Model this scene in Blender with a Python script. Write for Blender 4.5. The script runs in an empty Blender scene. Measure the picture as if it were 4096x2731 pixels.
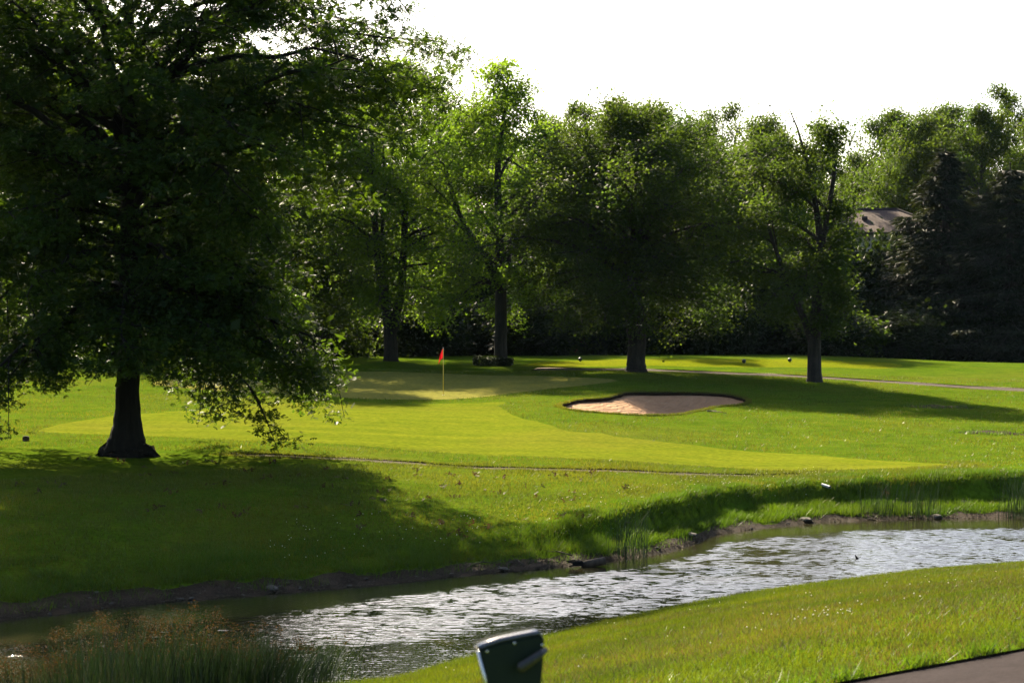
import bpy, bmesh, math
import numpy as np
from mathutils import Vector, Matrix
from mathutils.geometry import delaunay_2d_cdt

scene = bpy.context.scene
C = scene.collection
rng = np.random.default_rng(7)
R_ = math.radians

# ------------------------------------------------------------------ camera
F, HZ, CZ = 1991.0, 330.0, 5.0          # focal length in pixels, horizon row, camera height over the pond
cam_d = bpy.data.cameras.new('camera')
cam = bpy.data.objects.new('camera', cam_d); C.objects.link(cam)
cam.location = (0, 0, CZ)
cam.rotation_euler = (R_(90) - math.atan((341 - HZ) / F), 0, 0)
cam_d.sensor_width = 36.0; cam_d.lens = 36.0 * F / 1024
cam_d.clip_start = 0.1; cam_d.clip_end = 3000
cam_d.dof.use_dof = True; cam_d.dof.focus_distance = 52; cam_d.dof.aperture_fstop = 5.6
scene.camera = cam

# ------------------------------------------------------------------ sky and sun
SUN_AZ, SUN_EL = -19.0, 33.5             # degrees clockwise from +Y, degrees up
w = bpy.data.worlds.new('World'); scene.world = w; w.use_nodes = True
wn = w.node_tree; wn.nodes.clear()
sky = wn.nodes.new('ShaderNodeTexSky'); sky.sky_type = 'NISHITA'; sky.sun_disc = False
sky.sun_elevation = R_(SUN_EL); sky.sun_rotation = R_(SUN_AZ)
sky.air_density = 1.0; sky.dust_density = 2.4; sky.ozone_density = 1.5
bg = wn.nodes.new('ShaderNodeBackground'); bg.inputs[1].default_value = 0.06
wo = wn.nodes.new('ShaderNodeOutputWorld')
wn.links.new(sky.outputs[0], bg.inputs[0]); wn.links.new(bg.outputs[0], wo.inputs[0])
sl = bpy.data.lights.new('sun', 'SUN'); sl.energy = 5.0; sl.angle = R_(0.53); sl.color = (1.0, 0.86, 0.62)
so = bpy.data.objects.new('sun', sl); C.objects.link(so)
sd = Vector((math.sin(R_(SUN_AZ)) * math.cos(R_(SUN_EL)), math.cos(R_(SUN_AZ)) * math.cos(R_(SUN_EL)), math.sin(R_(SUN_EL))))
so.rotation_euler = sd.to_track_quat('Z', 'Y').to_euler()
so.location = (-40, 110, 80)
scene.view_settings.view_transform = 'Standard'; scene.view_settings.look = 'None'
scene.view_settings.gamma = 1.0; scene.view_settings.exposure = 2.25
scene.render.engine = 'CYCLES'
cy = scene.cycles
cy.max_bounces = 6; cy.diffuse_bounces = 3; cy.glossy_bounces = 3; cy.transmission_bounces = 4; cy.transparent_max_bounces = 8
cy.use_denoising = True
try:
    cy.denoiser = 'OPENIMAGEDENOISE'; cy.denoising_prefilter = 'ACCURATE'
except Exception:
    pass
cy.sample_clamp_indirect = 6.0
cy.caustics_reflective = False; cy.caustics_refractive = False

# ------------------------------------------------------------------ helpers
def link(name, me, mat=None, parent=None, loc=(0, 0, 0), rotz=0.0):
    o = bpy.data.objects.new(name, me); C.objects.link(o)
    if mat is not None and me is not None and not me.materials: me.materials.append(mat)
    if parent is not None: o.parent = parent
    o.location = loc; o.rotation_euler = (0, 0, rotz)
    return o
def tag(o, label=None, cat=None, group=None, kind=None):
    if label: o['label'] = label
    if cat: o['category'] = cat
    if group: o['group'] = group
    if kind: o['kind'] = kind
    return o
def thing(name, label, cat, loc=(0, 0, 0), rotz=0.0, group=None):
    return tag(link(name, None, loc=loc, rotz=rotz), label, cat, group)
def mesh_from(name, V, T, smooth=False, tint=None, nper=3):
    """V (n,3), T (m,nper) -> mesh, fast."""
    V = np.ascontiguousarray(V, dtype=np.float32).reshape(-1, 3); T = np.ascontiguousarray(T, dtype=np.int32).reshape(-1, nper)
    me = bpy.data.meshes.new(name)
    me.vertices.add(len(V)); me.vertices.foreach_set('co', V.ravel())
    me.loops.add(T.size); me.loops.foreach_set('vertex_index', T.ravel())
    me.polygons.add(len(T))
    me.polygons.foreach_set('loop_start', np.arange(0, T.size, nper, dtype=np.int32))
    if smooth: me.polygons.foreach_set('use_smooth', np.ones(len(T), dtype=bool))
    if tint is not None:
        a = me.attributes.new('tint', 'FLOAT', 'FACE'); a.data.foreach_set('value', np.ascontiguousarray(tint, dtype=np.float32))
    me.update(calc_edges=True); me.validate(clean_customdata=False) if False else None
    return me
class MB:
    """collects boxes, tubes, prisms into one bmesh"""
    def __init__(s): s.bm = bmesh.new()
    def box(s, c, d, rot=None, bev=0.0):
        g = bmesh.ops.create_cube(s.bm, size=1.0); vs = g['verts']
        bmesh.ops.scale(s.bm, vec=d, verts=vs)
        if bev: 
            es = list({e for v in vs for e in v.link_edges})
            r = bmesh.ops.bevel(s.bm, geom=es, offset=bev, segments=2, affect='EDGES', profile=.5)
            vs = list({v for f in r['faces'] for v in f.verts} | {v for v in vs if v.is_valid})
        if rot is not None: bmesh.ops.rotate(s.bm, cent=(0, 0, 0), matrix=rot, verts=vs)
        bmesh.ops.translate(s.bm, vec=c, verts=vs); return vs
    def tube(s, pts, radii, n=8, cap=True):
        rings = []
        pts = [Vector(p) for p in pts]
        for i, p in enumerate(pts):
            d = (pts[min(i + 1, len(pts) - 1)] - pts[max(i - 1, 0)]).normalized()
            a = d.cross(Vector((0.31, 0.17, 1))).normalized() if abs(d.z) < .95 else d.cross(Vector((1, 0.2, 0))).normalized()
            b = d.cross(a)
            rings.append([s.bm.verts.new(p + (a * math.cos(k * 2 * math.pi / n) + b * math.sin(k * 2 * math.pi / n)) * radii[i]) for k in range(n)])
        for i in range(len(rings) - 1):
            for k in range(n):
                s.bm.faces.new((rings[i][k], rings[i][(k + 1) % n], rings[i + 1][(k + 1) % n], rings[i + 1][k]))
        if cap:
            s.bm.faces.new(rings[0][::-1]); s.bm.faces.new(rings[-1])
    def prism(s, poly, y0, y1):
        a = [s.bm.verts.new((x, y0, z)) for x, z in poly]; b = [s.bm.verts.new((x, y1, z)) for x, z in poly]
        s.bm.faces.new(a); s.bm.faces.new(b[::-1])
        for k in range(len(poly)):
            s.bm.faces.new((a[k], b[k], b[(k + 1) % len(poly)], a[(k + 1) % len(poly)]))
    def build(s, name, mat, parent=None, smooth=False, loc=(0, 0, 0), rotz=0.0):
        bmesh.ops.recalc_face_normals(s.bm, faces=s.bm.faces)
        me = bpy.data.meshes.new(name); s.bm.to_mesh(me); s.bm.free()
        if smooth: me.polygons.foreach_set('use_smooth', np.ones(len(me.polygons), dtype=bool))
        return link(name, me, mat, parent, loc, rotz)

# ------------------------------------------------------------------ materials
def mat(name):
    m = bpy.data.materials.new(name); m.use_nodes = True
    nt = m.node_tree; nt.nodes.clear()
    out = nt.nodes.new('ShaderNodeOutputMaterial')
    return m, nt, out
def N(nt, t, **kw):
    n = nt.nodes.new(t)
    for k, v in kw.items():
        if k == 'ins':
            for kk, vv in v.items(): n.inputs[kk].default_value = vv
        else: setattr(n, k, v)
    return n
def noise(nt, scale, detail=3.0, rough=.55, vec=None, dist=0.0):
    n = N(nt, 'ShaderNodeTexNoise'); n.inputs['Scale'].default_value = scale; n.inputs['Detail'].default_value = detail
    n.inputs['Roughness'].default_value = rough; n.inputs['Distortion'].default_value = dist
    if vec is not None: nt.links.new(vec, n.inputs['Vector'])
    return n
def ramp(nt, src, stops):
    r = N(nt, 'ShaderNodeValToRGB'); e = r.color_ramp.elements
    while len(e) > 1: e.remove(e[0])
    e[0].position = stops[0][0]; e[0].color = (*stops[0][1], 1)
    for p, c in stops[1:]:
        x = e.new(p); x.color = (*c, 1)
    nt.links.new(src, r.inputs[0]); return r
def mix(nt, fac, a, b, mode='MIX'):
    m = N(nt, 'ShaderNodeMix', data_type='RGBA', blend_type=mode)
    for s, v in ((0, fac), (6, a), (7, b)):
        if hasattr(v, 'is_linked') or hasattr(v, 'links'): nt.links.new(v, m.inputs[s])
        else: m.inputs[s].default_value = v if s == 0 else (*v, 1)
    return m.outputs[2]
def mapping(nt, scale=(1, 1, 1), rot=(0, 0, 0)):
    tc = N(nt, 'ShaderNodeTexCoord'); mp = N(nt, 'ShaderNodeMapping')
    mp.inputs['Scale'].default_value = scale; mp.inputs['Rotation'].default_value = rot
    nt.links.new(tc.outputs['Object'], mp.inputs['Vector']); return mp.outputs[0]
def bump(nt, src, dist, strength=1.0):
    b = N(nt, 'ShaderNodeBump'); b.inputs['Distance'].default_value = dist; b.inputs['Strength'].default_value = strength
    nt.links.new(src, b.inputs['Height']); return b.outputs[0]

def turf_mat(name, c_dark, c_mid, c_light, c_dry, big=.12, stripes=0.0, fine=9.0, bumpd=.03, dry=.5, rough=.75, sheen=.0):
    m, nt, out = mat(name); L = nt.links.new
    v = mapping(nt)
    n1 = noise(nt, big, 4, .6, v, .4); n2 = noise(nt, fine, 4, .7, v); n3 = noise(nt, .9, 4, .65, v)
    base = ramp(nt, n3.outputs[0], [(.28, c_dark), (.5, c_mid), (.75, c_light)]).outputs[0]
    mk = ramp(nt, n1.outputs[0], [(.5, (0, 0, 0)), (.72, (dry, dry, dry))]).outputs[0]
    base = mix(nt, mk, base, c_dry)
    sp = ramp(nt, n2.outputs[0], [(.25, (.45, .50, .45)), (.5, (1, 1, 1)), (.75, (1.45, 1.42, 1.3))]).outputs[0]
    base = mix(nt, .8, base, sp, 'MULTIPLY')
    if stripes:
        vs = mapping(nt, (.05, .8, .05), (0, 0, R_(6)))
        ns = noise(nt, 1.0, 3, .6, vs)
        st = ramp(nt, ns.outputs[0], [(.3, (1 - stripes, 1 - stripes * .6, 1 - stripes)), (.7, (1 + stripes, 1 + stripes * .8, 1.0))]).outputs[0]
        base = mix(nt, 1.0, base, st, 'MULTIPLY')
    p = N(nt, 'ShaderNodeBsdfPrincipled'); p.inputs['Roughness'].default_value = rough; p.inputs['Specular IOR Level'].default_value = .0
    p.inputs['Sheen Weight'].default_value = sheen; p.inputs['Sheen Roughness'].default_value = .45; p.inputs['Sheen Tint'].default_value = (.85, .95, .3, 1)
    L(base, p.inputs['Base Color'])
    nb = noise(nt, fine * 1.6, 3, .7, v)
    L(bump(nt, nb.outputs[0], bumpd, .9), p.inputs['Normal'])
    L(p.outputs[0], out.inputs[0]); return m

def leaf_mat(name, dark, light, trans, tfac=.5, rough=.42, spec=.35, hue_noise=.35):
    m, nt, out = mat(name); L = nt.links.new
    at = N(nt, 'ShaderNodeAttribute'); at.attribute_name = 'tint'
    col = mix(nt, at.outputs['Fac'], dark, light)
    v = mapping(nt); n = noise(nt, hue_noise, 2, .5, v)
    tcol = mix(nt, at.outputs['Fac'], tuple(c * .65 for c in trans), trans)
    var = ramp(nt, n.outputs[0], [(.3, (.75, .85, 1.0)), (.7, (1.2, 1.08, .9))]).outputs[0]
    col = mix(nt, 1.0, col, var, 'MULTIPLY'); tcol = mix(nt, 1.0, tcol, var, 'MULTIPLY')
    p = N(nt, 'ShaderNodeBsdfPrincipled'); p.inputs['Roughness'].default_value = rough; p.inputs['Specular IOR Level'].default_value = spec
    L(col, p.inputs['Base Color'])
    t = N(nt, 'ShaderNodeBsdfTranslucent'); L(tcol, t.inputs[0])
    ms = N(nt, 'ShaderNodeMixShader'); ms.inputs[0].default_value = tfac
    L(p.outputs[0], ms.inputs[1]); L(t.outputs[0], ms.inputs[2]); L(ms.outputs[0], out.inputs[0]); return m

def bark_mat(name, c1, c2, scale=6.0, bd=.05):
    m, nt, out = mat(name); L = nt.links.new
    v = mapping(nt, (1, 1, .22))
    n = noise(nt, scale, 6, .7, v, .6); n2 = noise(nt, scale * .25, 3, .6, v)
    col = ramp(nt, n.outputs[0], [(.35, c1), (.7, c2)]).outputs[0]
    col = mix(nt, .5, col, ramp(nt, n2.outputs[0], [(.3, (.7, .7, .7)), (.7, (1.25, 1.2, 1.1))]).outputs[0], 'MULTIPLY')
    p = N(nt, 'ShaderNodeBsdfPrincipled'); p.inputs['Roughness'].default_value = .9; p.inputs['Specular IOR Level'].default_value = .2
    L(col, p.inputs['Base Color']); L(bump(nt, n.outputs[0], bd, 1.0), p.inputs['Normal']); L(p.outputs[0], out.inputs[0]); return m

def simple_mat(name, c1, c2=None, scale=8.0, rough=.6, metal=0.0, spec=.5, bd=0.0, coat=0.0, detail=4):
    m, nt, out = mat(name); L = nt.links.new
    v = mapping(nt); n = noise(nt, scale, detail, .65, v)
    c2 = c2 or tuple(min(1, c * 1.3) for c in c1)
    col = ramp(nt, n.outputs[0], [(.3, c1), (.7, c2)]).outputs[0]
    p = N(nt, 'ShaderNodeBsdfPrincipled'); p.inputs['Roughness'].default_value = rough; p.inputs['Metallic'].default_value = metal
    p.inputs['Specular IOR Level'].default_value = spec; p.inputs['Coat Weight'].default_value = coat
    L(col, p.inputs['Base Color'])
    if bd: L(bump(nt, n.outputs[0], bd, 1.0), p.inputs['Normal'])
    L(p.outputs[0], out.inputs[0]); return m

K = .62                                     # overall reflectance against the exposure above
_t, _l, _b, _s = turf_mat, leaf_mat, bark_mat, simple_mat
kk = lambda c: tuple(v * K for v in c)
def turf_mat(n, a, b, c, d, **kw): return _t(n, kk(a), kk(b), kk(c), kk(d), **kw)
def leaf_mat(n, a, b, c, *ar): return _l(n, kk(a), kk(b), kk(c), *ar)
def bark_mat(n, a, b, *ar): return _b(n, kk(a), kk(b), *ar)
M = {}
M['rough'] = turf_mat('rough turf', (.056, .114, .008), (.090, .148, .010), (.128, .172, .014), (.16, .15, .024), fine=8.0, bumpd=.05)
M['fairway'] = turf_mat('fairway turf', (.120, .154, .012), (.142, .170, .014), (.168, .186, .017), (.185, .165, .026), stripes=.16, fine=6.0, bumpd=.012)
M['green'] = turf_mat('green turf', (.20, .195, .045), (.22, .21, .05), (.235, .22, .053), (.24, .21, .055), stripes=.06, fine=5.0, bumpd=.004, dry=.4)
M['tee'] = turf_mat('tee turf', (.14, .175, .009), (.165, .19, .010), (.19, .205, .012), (.19, .185, .018), stripes=.12, fine=6.0, bumpd=.012)
M['bark_oak'] = bark_mat('oak bark', (.008, .007, .005), (.024, .020, .015))
M['bark'] = bark_mat('grey brown bark', (.016, .013, .011), (.048, .040, .033))
M['leaf_oak'] = leaf_mat('oak leaf', (.009, .027, .012), (.017, .042, .013), (.17, .30, .014), .40, .55, .06)
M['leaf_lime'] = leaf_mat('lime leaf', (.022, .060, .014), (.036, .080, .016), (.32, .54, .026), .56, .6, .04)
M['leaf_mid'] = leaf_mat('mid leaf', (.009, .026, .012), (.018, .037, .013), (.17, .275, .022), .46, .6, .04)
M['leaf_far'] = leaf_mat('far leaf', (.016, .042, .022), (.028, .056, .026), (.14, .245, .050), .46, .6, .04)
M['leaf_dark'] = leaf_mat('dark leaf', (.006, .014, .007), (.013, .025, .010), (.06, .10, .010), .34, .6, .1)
M['needle'] = leaf_mat('spruce needle', (.007, .014, .009), (.014, .024, .013), (.05, .065, .016), .25, .7, .1)
M['blade'] = leaf_mat('grass blade', (.042, .080, .004), (.088, .105, .009), (.17, .225, .008), .45, .5, .18, .5)
M['blade_dry'] = leaf_mat('grass blade mown', (.055, .09, .008), (.11, .12, .020), (.22, .25, .018), .45, .5, .15, .3)
M['blade_bank'] = leaf_mat('bank grass blade', (.025, .07, .006), (.05, .10, .008), (.17, .31, .010), .42, .5, .2, .5)
M['rush'] = leaf_mat('rush stem', (.008, .026, .010), (.016, .042, .013), (.03, .06, .012), .25, .45, .3)
M['seed'] = leaf_mat('rush seed', (.070, .038, .011), (.14, .08, .022), (.12, .065, .018), .3, .8, .02)

# ------------------------------------------------------------------ terrain heights
PXC = np.array([-700, -300, 0, 256, 512, 768, 1024, 1400, 1800.])
DR = np.array([18, 35, 45, 57, 70, 87, 96, 106, 116, 124, 135, 150, 170, 220, 300, 700.])
ZG = np.array([
    [.7, .7, .6, .5, .6], [.95, .9, .8, .6, .7], [1.25, 1.1, .9, .78, .9], [1.55, 1.45, 1.15, .80, .92], [1.9, 1.8, 1.55, 1.22, 1.15],
    [2.3, 2.25, 2.15, 1.9, 1.7], [2.7, 2.7, 2.6, 2.4, 2.1], [3.1, 3.1, 2.95, 2.75, 2.4], [3.33, 3.33, 3.3, 3.33, 2.9],
    [3.32, 3.32, 3.44, 3.45, 2.95], [3.1, 3.1, 3.1, 3.05, 2.7], [3.4, 3.2, 3.2, 3.4, 4.2], [4, 3.6, 3.6, 4.6, 6], [6, 6, 6, 7, 8], [8, 8, 8, 9, 10], [8, 8, 8, 9, 10]])
ZG = np.concatenate([ZG[:, :1], ZG[:, :1], ZG, ZG[:, -1:], ZG[:, -1:]], 1)
FS = np.array([(-80, -2), (-40, 14), (-20, 26), (-8.8, 34.3), (-7.6, 35.6), (-6.0, 36.9), (-4.4, 37.85), (-2.4, 39.3), (-.7, 40.8), (1.24, 42.2), (3.1, 44.2), (4.06, 46), (4.94, 48.6), (6.3, 50.4), (8.2, 52), (10.65, 52.7), (13.7, 53.2), (25, 55), (50, 60), (90, 70)])
NS = np.array([(-90, -14), (-30, 8), (-12, 19.4), (-6, 23.2), (-2.6, 26), (-1.6, 26.6), (-.6, 28.3), (.56, 30.4), (2.34, 33), (4.02, 35.06), (5.82, 36.8), (7.8, 38.5), (10.3, 39.9), (20, 44), (40, 50), (90, 62)])
def sm(t):
    t = np.clip(t, 0, 1); return t * t * (3 - 2 * t)
def lawn(x, y):
    y = np.maximum(y, 18.); px = 512 + F * x / y
    j = np.clip(np.searchsorted(PXC, px) - 1, 0, len(PXC) - 2); u = sm((px - PXC[j]) / (PXC[j + 1] - PXC[j]))
    i = np.clip(np.searchsorted(DR, y) - 1, 0, len(DR) - 2); t = np.clip((y - DR[i]) / (DR[i + 1] - DR[i]), 0, 1)
    def row(k):
        k = np.clip(k, 0, len(DR) - 1); return ZG[k, j] * (1 - u) + ZG[k, j + 1] * u
    d0 = DR[np.clip(i - 1, 0, 99)]; d1 = DR[i]; d2 = DR[i + 1]; d3 = DR[np.clip(i + 2, 0, len(DR) - 1)]
    z0, z1, z2, z3 = row(i - 1), row(i), row(i + 1), row(i + 2)
    m1 = (z2 - z0) / np.maximum(d2 - d0, 1e-6) * (d2 - d1); m2 = (z3 - z1) / np.maximum(d3 - d1, 1e-6) * (d2 - d1)
    t2 = t * t; t3 = t2 * t
    return (2 * t3 - 3 * t2 + 1) * z1 + (t3 - 2 * t2 + t) * m1 + (-2 * t3 + 3 * t2) * z2 + (t3 - t2) * m2
def sfar(x, y): return (y - np.interp(x, FS[:, 0], FS[:, 1])) * .78
def snear(x, y): return (np.interp(x, NS[:, 0], NS[:, 1]) - y) * .70
def h(x, y):
    x = np.asarray(x, float); y = np.asarray(y, float)
    sf = sfar(x, y); sn = snear(x, y)
    wob = (.22 * np.sin(x * 1.7 + .6 * np.sin(y * .9)) + .14 * np.sin(x * 3.9 + 1 + y)) * sm((sf - .2) / 1.2)
    r = sm((x + 1) / 5.)
    kL = np.interp(sf + wob * .5, [-6, -1.2, 0, .5, 1.1, 2.6, 5, 9, 60], [-.9, -.45, 0, .08, .2, .55, .86, 1, 1])
    kR = np.interp(sf + wob * .5, [-6, -1.2, 0, .3, .6, 1.55, 1.9, 2.15, 3.2, 60], [-.9, -.6, 0, .1, .2, .34, .95, 1.10, 1.12, 1])
    zf = lawn(x, y) * (kL * (1 - r) + kR * r)
    zn = np.interp(sn, [-7, -1.6, -.8, 0, .8, 12, 15.4, 19.6, 26, 80], [-1, -.5, 0, .33, .5, 2.55, 2.95, 3.3, 3.6, 4.])
    mid = (np.interp(x, FS[:, 0], FS[:, 1]) + np.interp(x, NS[:, 0], NS[:, 1])) / 2
    return np.where(y > mid, zf, zn)
def vnoise(x, y, sc, seed):
    r = np.random.default_rng(seed); G = r.random((64, 64)); u = x * sc; v = y * sc
    i = np.floor(u).astype(int); j = np.floor(v).astype(int); a = sm(u - i); b = sm(v - j)
    g = lambda p, q: G[p % 64, q % 64]
    return (g(i, j) * (1 - a) + g(i + 1, j) * a) * (1 - b) + (g(i, j + 1) * (1 - a) + g(i + 1, j + 1) * a) * b
def hz(x, y): return float(h(np.array([x]), np.array([y]))[0])
def at(px, D): return (px - 512) / F * D

# ------------------------------------------------------------------ zone outlines (metres)
def catmull(P, closed, step):
    P = np.array(P, float); n = len(P); out = []
    for i in range(n if closed else n - 1):
        g = (lambda k: P[k % n]) if closed else (lambda k: P[min(max(k, 0), n - 1)])
        p0, p1, p2, p3 = g(i - 1), g(i), g(i + 1), g(i + 2)
        k = max(1, int(np.linalg.norm(p2 - p1) / step))
        for t in np.arange(k) / k:
            out.append(.5 * (2 * p1 + (p2 - p0) * t + (2 * p0 - 5 * p1 + 4 * p2 - p3) * t * t + (3 * p1 - 3 * p2 + p3 - p0) * t ** 3))
    if not closed: out.append(P[-1])
    return np.array(out)
def strip(P, wdt, step=.7, jit=.0):
    c = catmull(P, False, step); d = np.gradient(c, axis=0); d /= np.linalg.norm(d, axis=1)[:, None]
    n = np.stack([-d[:, 1], d[:, 0]], 1); s = wdt / 2 + jit * rng.normal(size=(len(c), 1)); s2 = wdt / 2 + jit * rng.normal(size=(len(c), 1))
    return np.concatenate([c + n * s, (c - n * s2)[::-1]])
def inside(P, x, y):
    x = np.asarray(x); y = np.asarray(y); r = np.zeros(x.shape, bool); n = len(P); j = n - 1
    for i in range(n):
        xi, yi = P[i]; xj, yj = P[j]
        c = (yi > y) != (yj > y)
        r ^= c & (x < (xj - xi) * (y - yi) / (yj - yi + 1e-12) + xi); j = i
    return r
def edge_dist(P, x, y):
    d = np.full(np.shape(x), 1e9); Q = np.roll(P, -1, 0)
    for a, b in zip(P, Q):
        ab = b - a; t = np.clip(((x - a[0]) * ab[0] + (y - a[1]) * ab[1]) / (ab @ ab + 1e-12), 0, 1)
        d = np.minimum(d, np.hypot(x - a[0] - t * ab[0], y - a[1] - t * ab[1]))
    return d
FAIR = catmull([(-15.26, 64.25), (-15.16, 68.25), (-14.39, 71.85), (-12.74, 75.05), (-11.7, 76.85), (-10.04, 79.7), (-7.85, 81.6), (-4.95, 81.6), (-2.28, 82.0), (-.3, 83.6), (-.46, 80.2), (.39, 74.55), (1.74, 69.85), (3.55, 66.9), (6.05, 65.25), (8.69, 63.65), (11.06, 61.4), (13.11, 58.9), (11.02, 58.0), (8.5, 58.2), (5.39, 58.7), (1.92, 58.9), (-2.36, 60.65), (-7.32, 61.8), (-11.42, 63.0), (-13.54, 63.4)], True, .8)
FAIR = FAIR + rng.normal(scale=.13, size=FAIR.shape)
GREEN = catmull([(-16.73, 92.6), (-15.85, 95.9), (-12.48, 99.05), (-10.47, 100.6), (-6.16, 102.0), (-2.78, 100.85), (.52, 99.1), (3.27, 97.1), (5.07, 95.1), (3.09, 91.85), (.47, 88.9), (-1.43, 86.1), (-3.24, 84.3), (-6.0, 84.2), (-8.23, 85.6), (-11.05, 87.5), (-14.2, 89.45)], True, .8)
TEE = catmull([(.33, 109.2), (3.08, 113.6), (8.1, 114.6), (15.6, 114.6), (21.76, 113.85), (20.5, 109.8), (13.61, 108.6), (7.73, 108.8), (2.89, 107.6)], True, .9)
BUNK = catmull([(1.88, 80.25), (2.22, 81.95), (2.81, 83.55), (3.97, 84.9), (4.65, 87.15), (5.09, 88.25), (6.3, 88.9), (7.88, 89.2), (9.21, 88.9), (9.89, 87.95), (10.15, 85.6), (9.7, 83.5), (8.5, 82.0), (7.35, 79.3), (6.51, 77.5), (5.42, 76.55), (4.24, 76.3), (2.94, 77.15), (2.13, 78.45)], True, .35)
BUNK = BUNK + rng.normal(scale=.03, size=BUNK.shape)
PMID = strip([(-8.13, 57.2), (-5.84, 56.7), (-3.39, 56.5), (-.94, 56.2), (.89, 55.6), (2.67, 55.5), (4.52, 55.9), (6.46, 56.5), (8.2, 56.9)], .9, .5, .10)
PFAR = strip([(1.2, 105.3), (2.83, 105.1), (6.56, 105.2), (9.72, 104.4), (12.89, 102.3), (15.8, 99.9), (18.78, 98.2), (21.7, 96.5), (26, 94), (36, 90)], 2.2, .8, .04)
PNEAR = strip([(-30, -14), (-14, -1), (-4, 6.4), (0, 9.4), (2.9, 11.4), (5, 12.75), (9, 15.1), (15, 18.2), (25, 22), (45, 27)], 2.7, .5, .015)
_x = np.arange(-30, 40, .35)
MUD = np.stack([np.concatenate([_x, _x[::-1]]), np.concatenate([np.interp(_x, FS[:, 0], FS[:, 1]) - 2.2, (np.interp(_x, FS[:, 0], FS[:, 1]) + np.interp(_x, [-12, -2, 2, 4, 8, 40], [1.5, 1.0, .8, .6, .45, .45]) + .18 * np.sin(_x * 2.1) * np.sin(_x * .7) + .14 * np.sin(_x * 5.3 + 1) + rng.normal(scale=.07, size=len(_x)))[::-1]])], 1)

# ------------------------------------------------------------------ terrain mesh, cut along the outlines
pts = []
y = 1.0
while y < 140:
    st = .45 if y < 62 else .85
    hw = .30 * y + 9
    xs = np.arange(-hw, hw, st) + rng.uniform(-.1, .1)
    pts.append(np.stack([xs + rng.uniform(-.08, .08, len(xs)) * st, np.full(len(xs), y) + rng.uniform(-.08, .08, len(xs)) * st], 1)); y += st
for yy in list(np.arange(-30, 1, 4.)) + list(np.arange(142, 320, 6.)):
    xs = np.arange(-140, 140, 6.); pts.append(np.stack([xs + rng.uniform(-.5, .5, len(xs)), np.full(len(xs), yy)], 1))
for yy in np.arange(2, 140, 6.):
    hw = .30 * yy + 9
    for s in (-1, 1):
        xs = np.arange(hw + 3, 140, 6.) * s; pts.append(np.stack([xs, np.full(len(xs), yy)], 1))
for off in (.15, .45, .8, 1.2, 1.5, 1.75, 2.0, 2.3, 2.7):
    xs = np.arange(-14, 22, .22); pts.append(np.stack([xs, np.interp(xs, FS[:, 0], FS[:, 1]) + off / .78], 1))
pts.append(np.array([(a, b) for a in (-700, -350, 0, 350, 700) for b in (-400, -200, 500, 700)], float))
pts.append(np.array([(a, b) for a in (-700, -350, 350, 700) for b in (0, 120, 300)], float))
pts = np.concatenate(pts)
ZONES = [('bunker', BUNK), ('putting_green', GREEN), ('fairway', FAIR), ('tee', TEE), ('mown_path', PMID), ('cart_path', PFAR), ('near_path', PNEAR), ('mud', MUD)]
far = np.ones(len(pts), bool)
verts = []; edges = []
for nme, P in ZONES:
    b = len(verts); verts += [Vector(p) for p in P]; n = len(P)
    edges += [(b + k, b + (k + 1) % n) for k in range(n)]
    lo, hi = P.min(0) - 1, P.max(0) + 1
    q = np.all((pts > lo) & (pts < hi), axis=1); idx = np.where(q)[0]
    far[idx[edge_dist(P, pts[idx, 0], pts[idx, 1]) < .12]] = False
pts = pts[far]
verts += [Vector(p) for p in pts]
V2, E2, T2, *_ = delaunay_2d_cdt(verts, edges, [], 0, 1e-4)
V2 = np.array([(v.x, v.y) for v in V2]); T2 = np.array([t for t in T2 if len(t) == 3])
A = V2[T2]; ar = np.cross(A[:, 1] - A[:, 0], A[:, 2] - A[:, 0]); T2[ar < 0] = T2[ar < 0][:, ::-1]
cen = V2[T2].mean(1)
zone = np.full(len(T2), -1)
for k, (nme, P) in enumerate(ZONES):
    zone[(zone < 0) & inside(P, cen[:, 0], cen[:, 1])] = k
ZV = h(V2[:, 0], V2[:, 1]) + np.where(V2[:, 1] > 45, .02 * np.sin(V2[:, 0] * 1.3 + np.sin(V2[:, 1] * .7)) * np.sin(V2[:, 1] * .9), 0)

def turf_dip(P, x, y, depth, run):
    return -depth * sm(edge_dist(P, x, y) / run)
def zone_mesh(name, k, dz):
    T = T2[zone == k]; u, inv = np.unique(T, return_inverse=True)
    V = np.column_stack([V2[u], ZV[u]]); V[:, 2] += dz(V[:, 0], V[:, 1]) if callable(dz) else dz
    return mesh_from(name, V, inv.reshape(-1, 3), True)
ground = tag(link('ground', zone_mesh('ground', -1, 0.0), M['rough']), kind='structure')
fair = tag(link('fairway', zone_mesh('fairway', 2, 0.0), M['fairway']), kind='structure')
green = tag(link('putting_green', zone_mesh('putting_green', 1, 0.0), M['green']), kind='structure')
tee = tag(link('tee_lawn', zone_mesh('tee_lawn', 3, 0.0), M['tee']), kind='structure')

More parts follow.
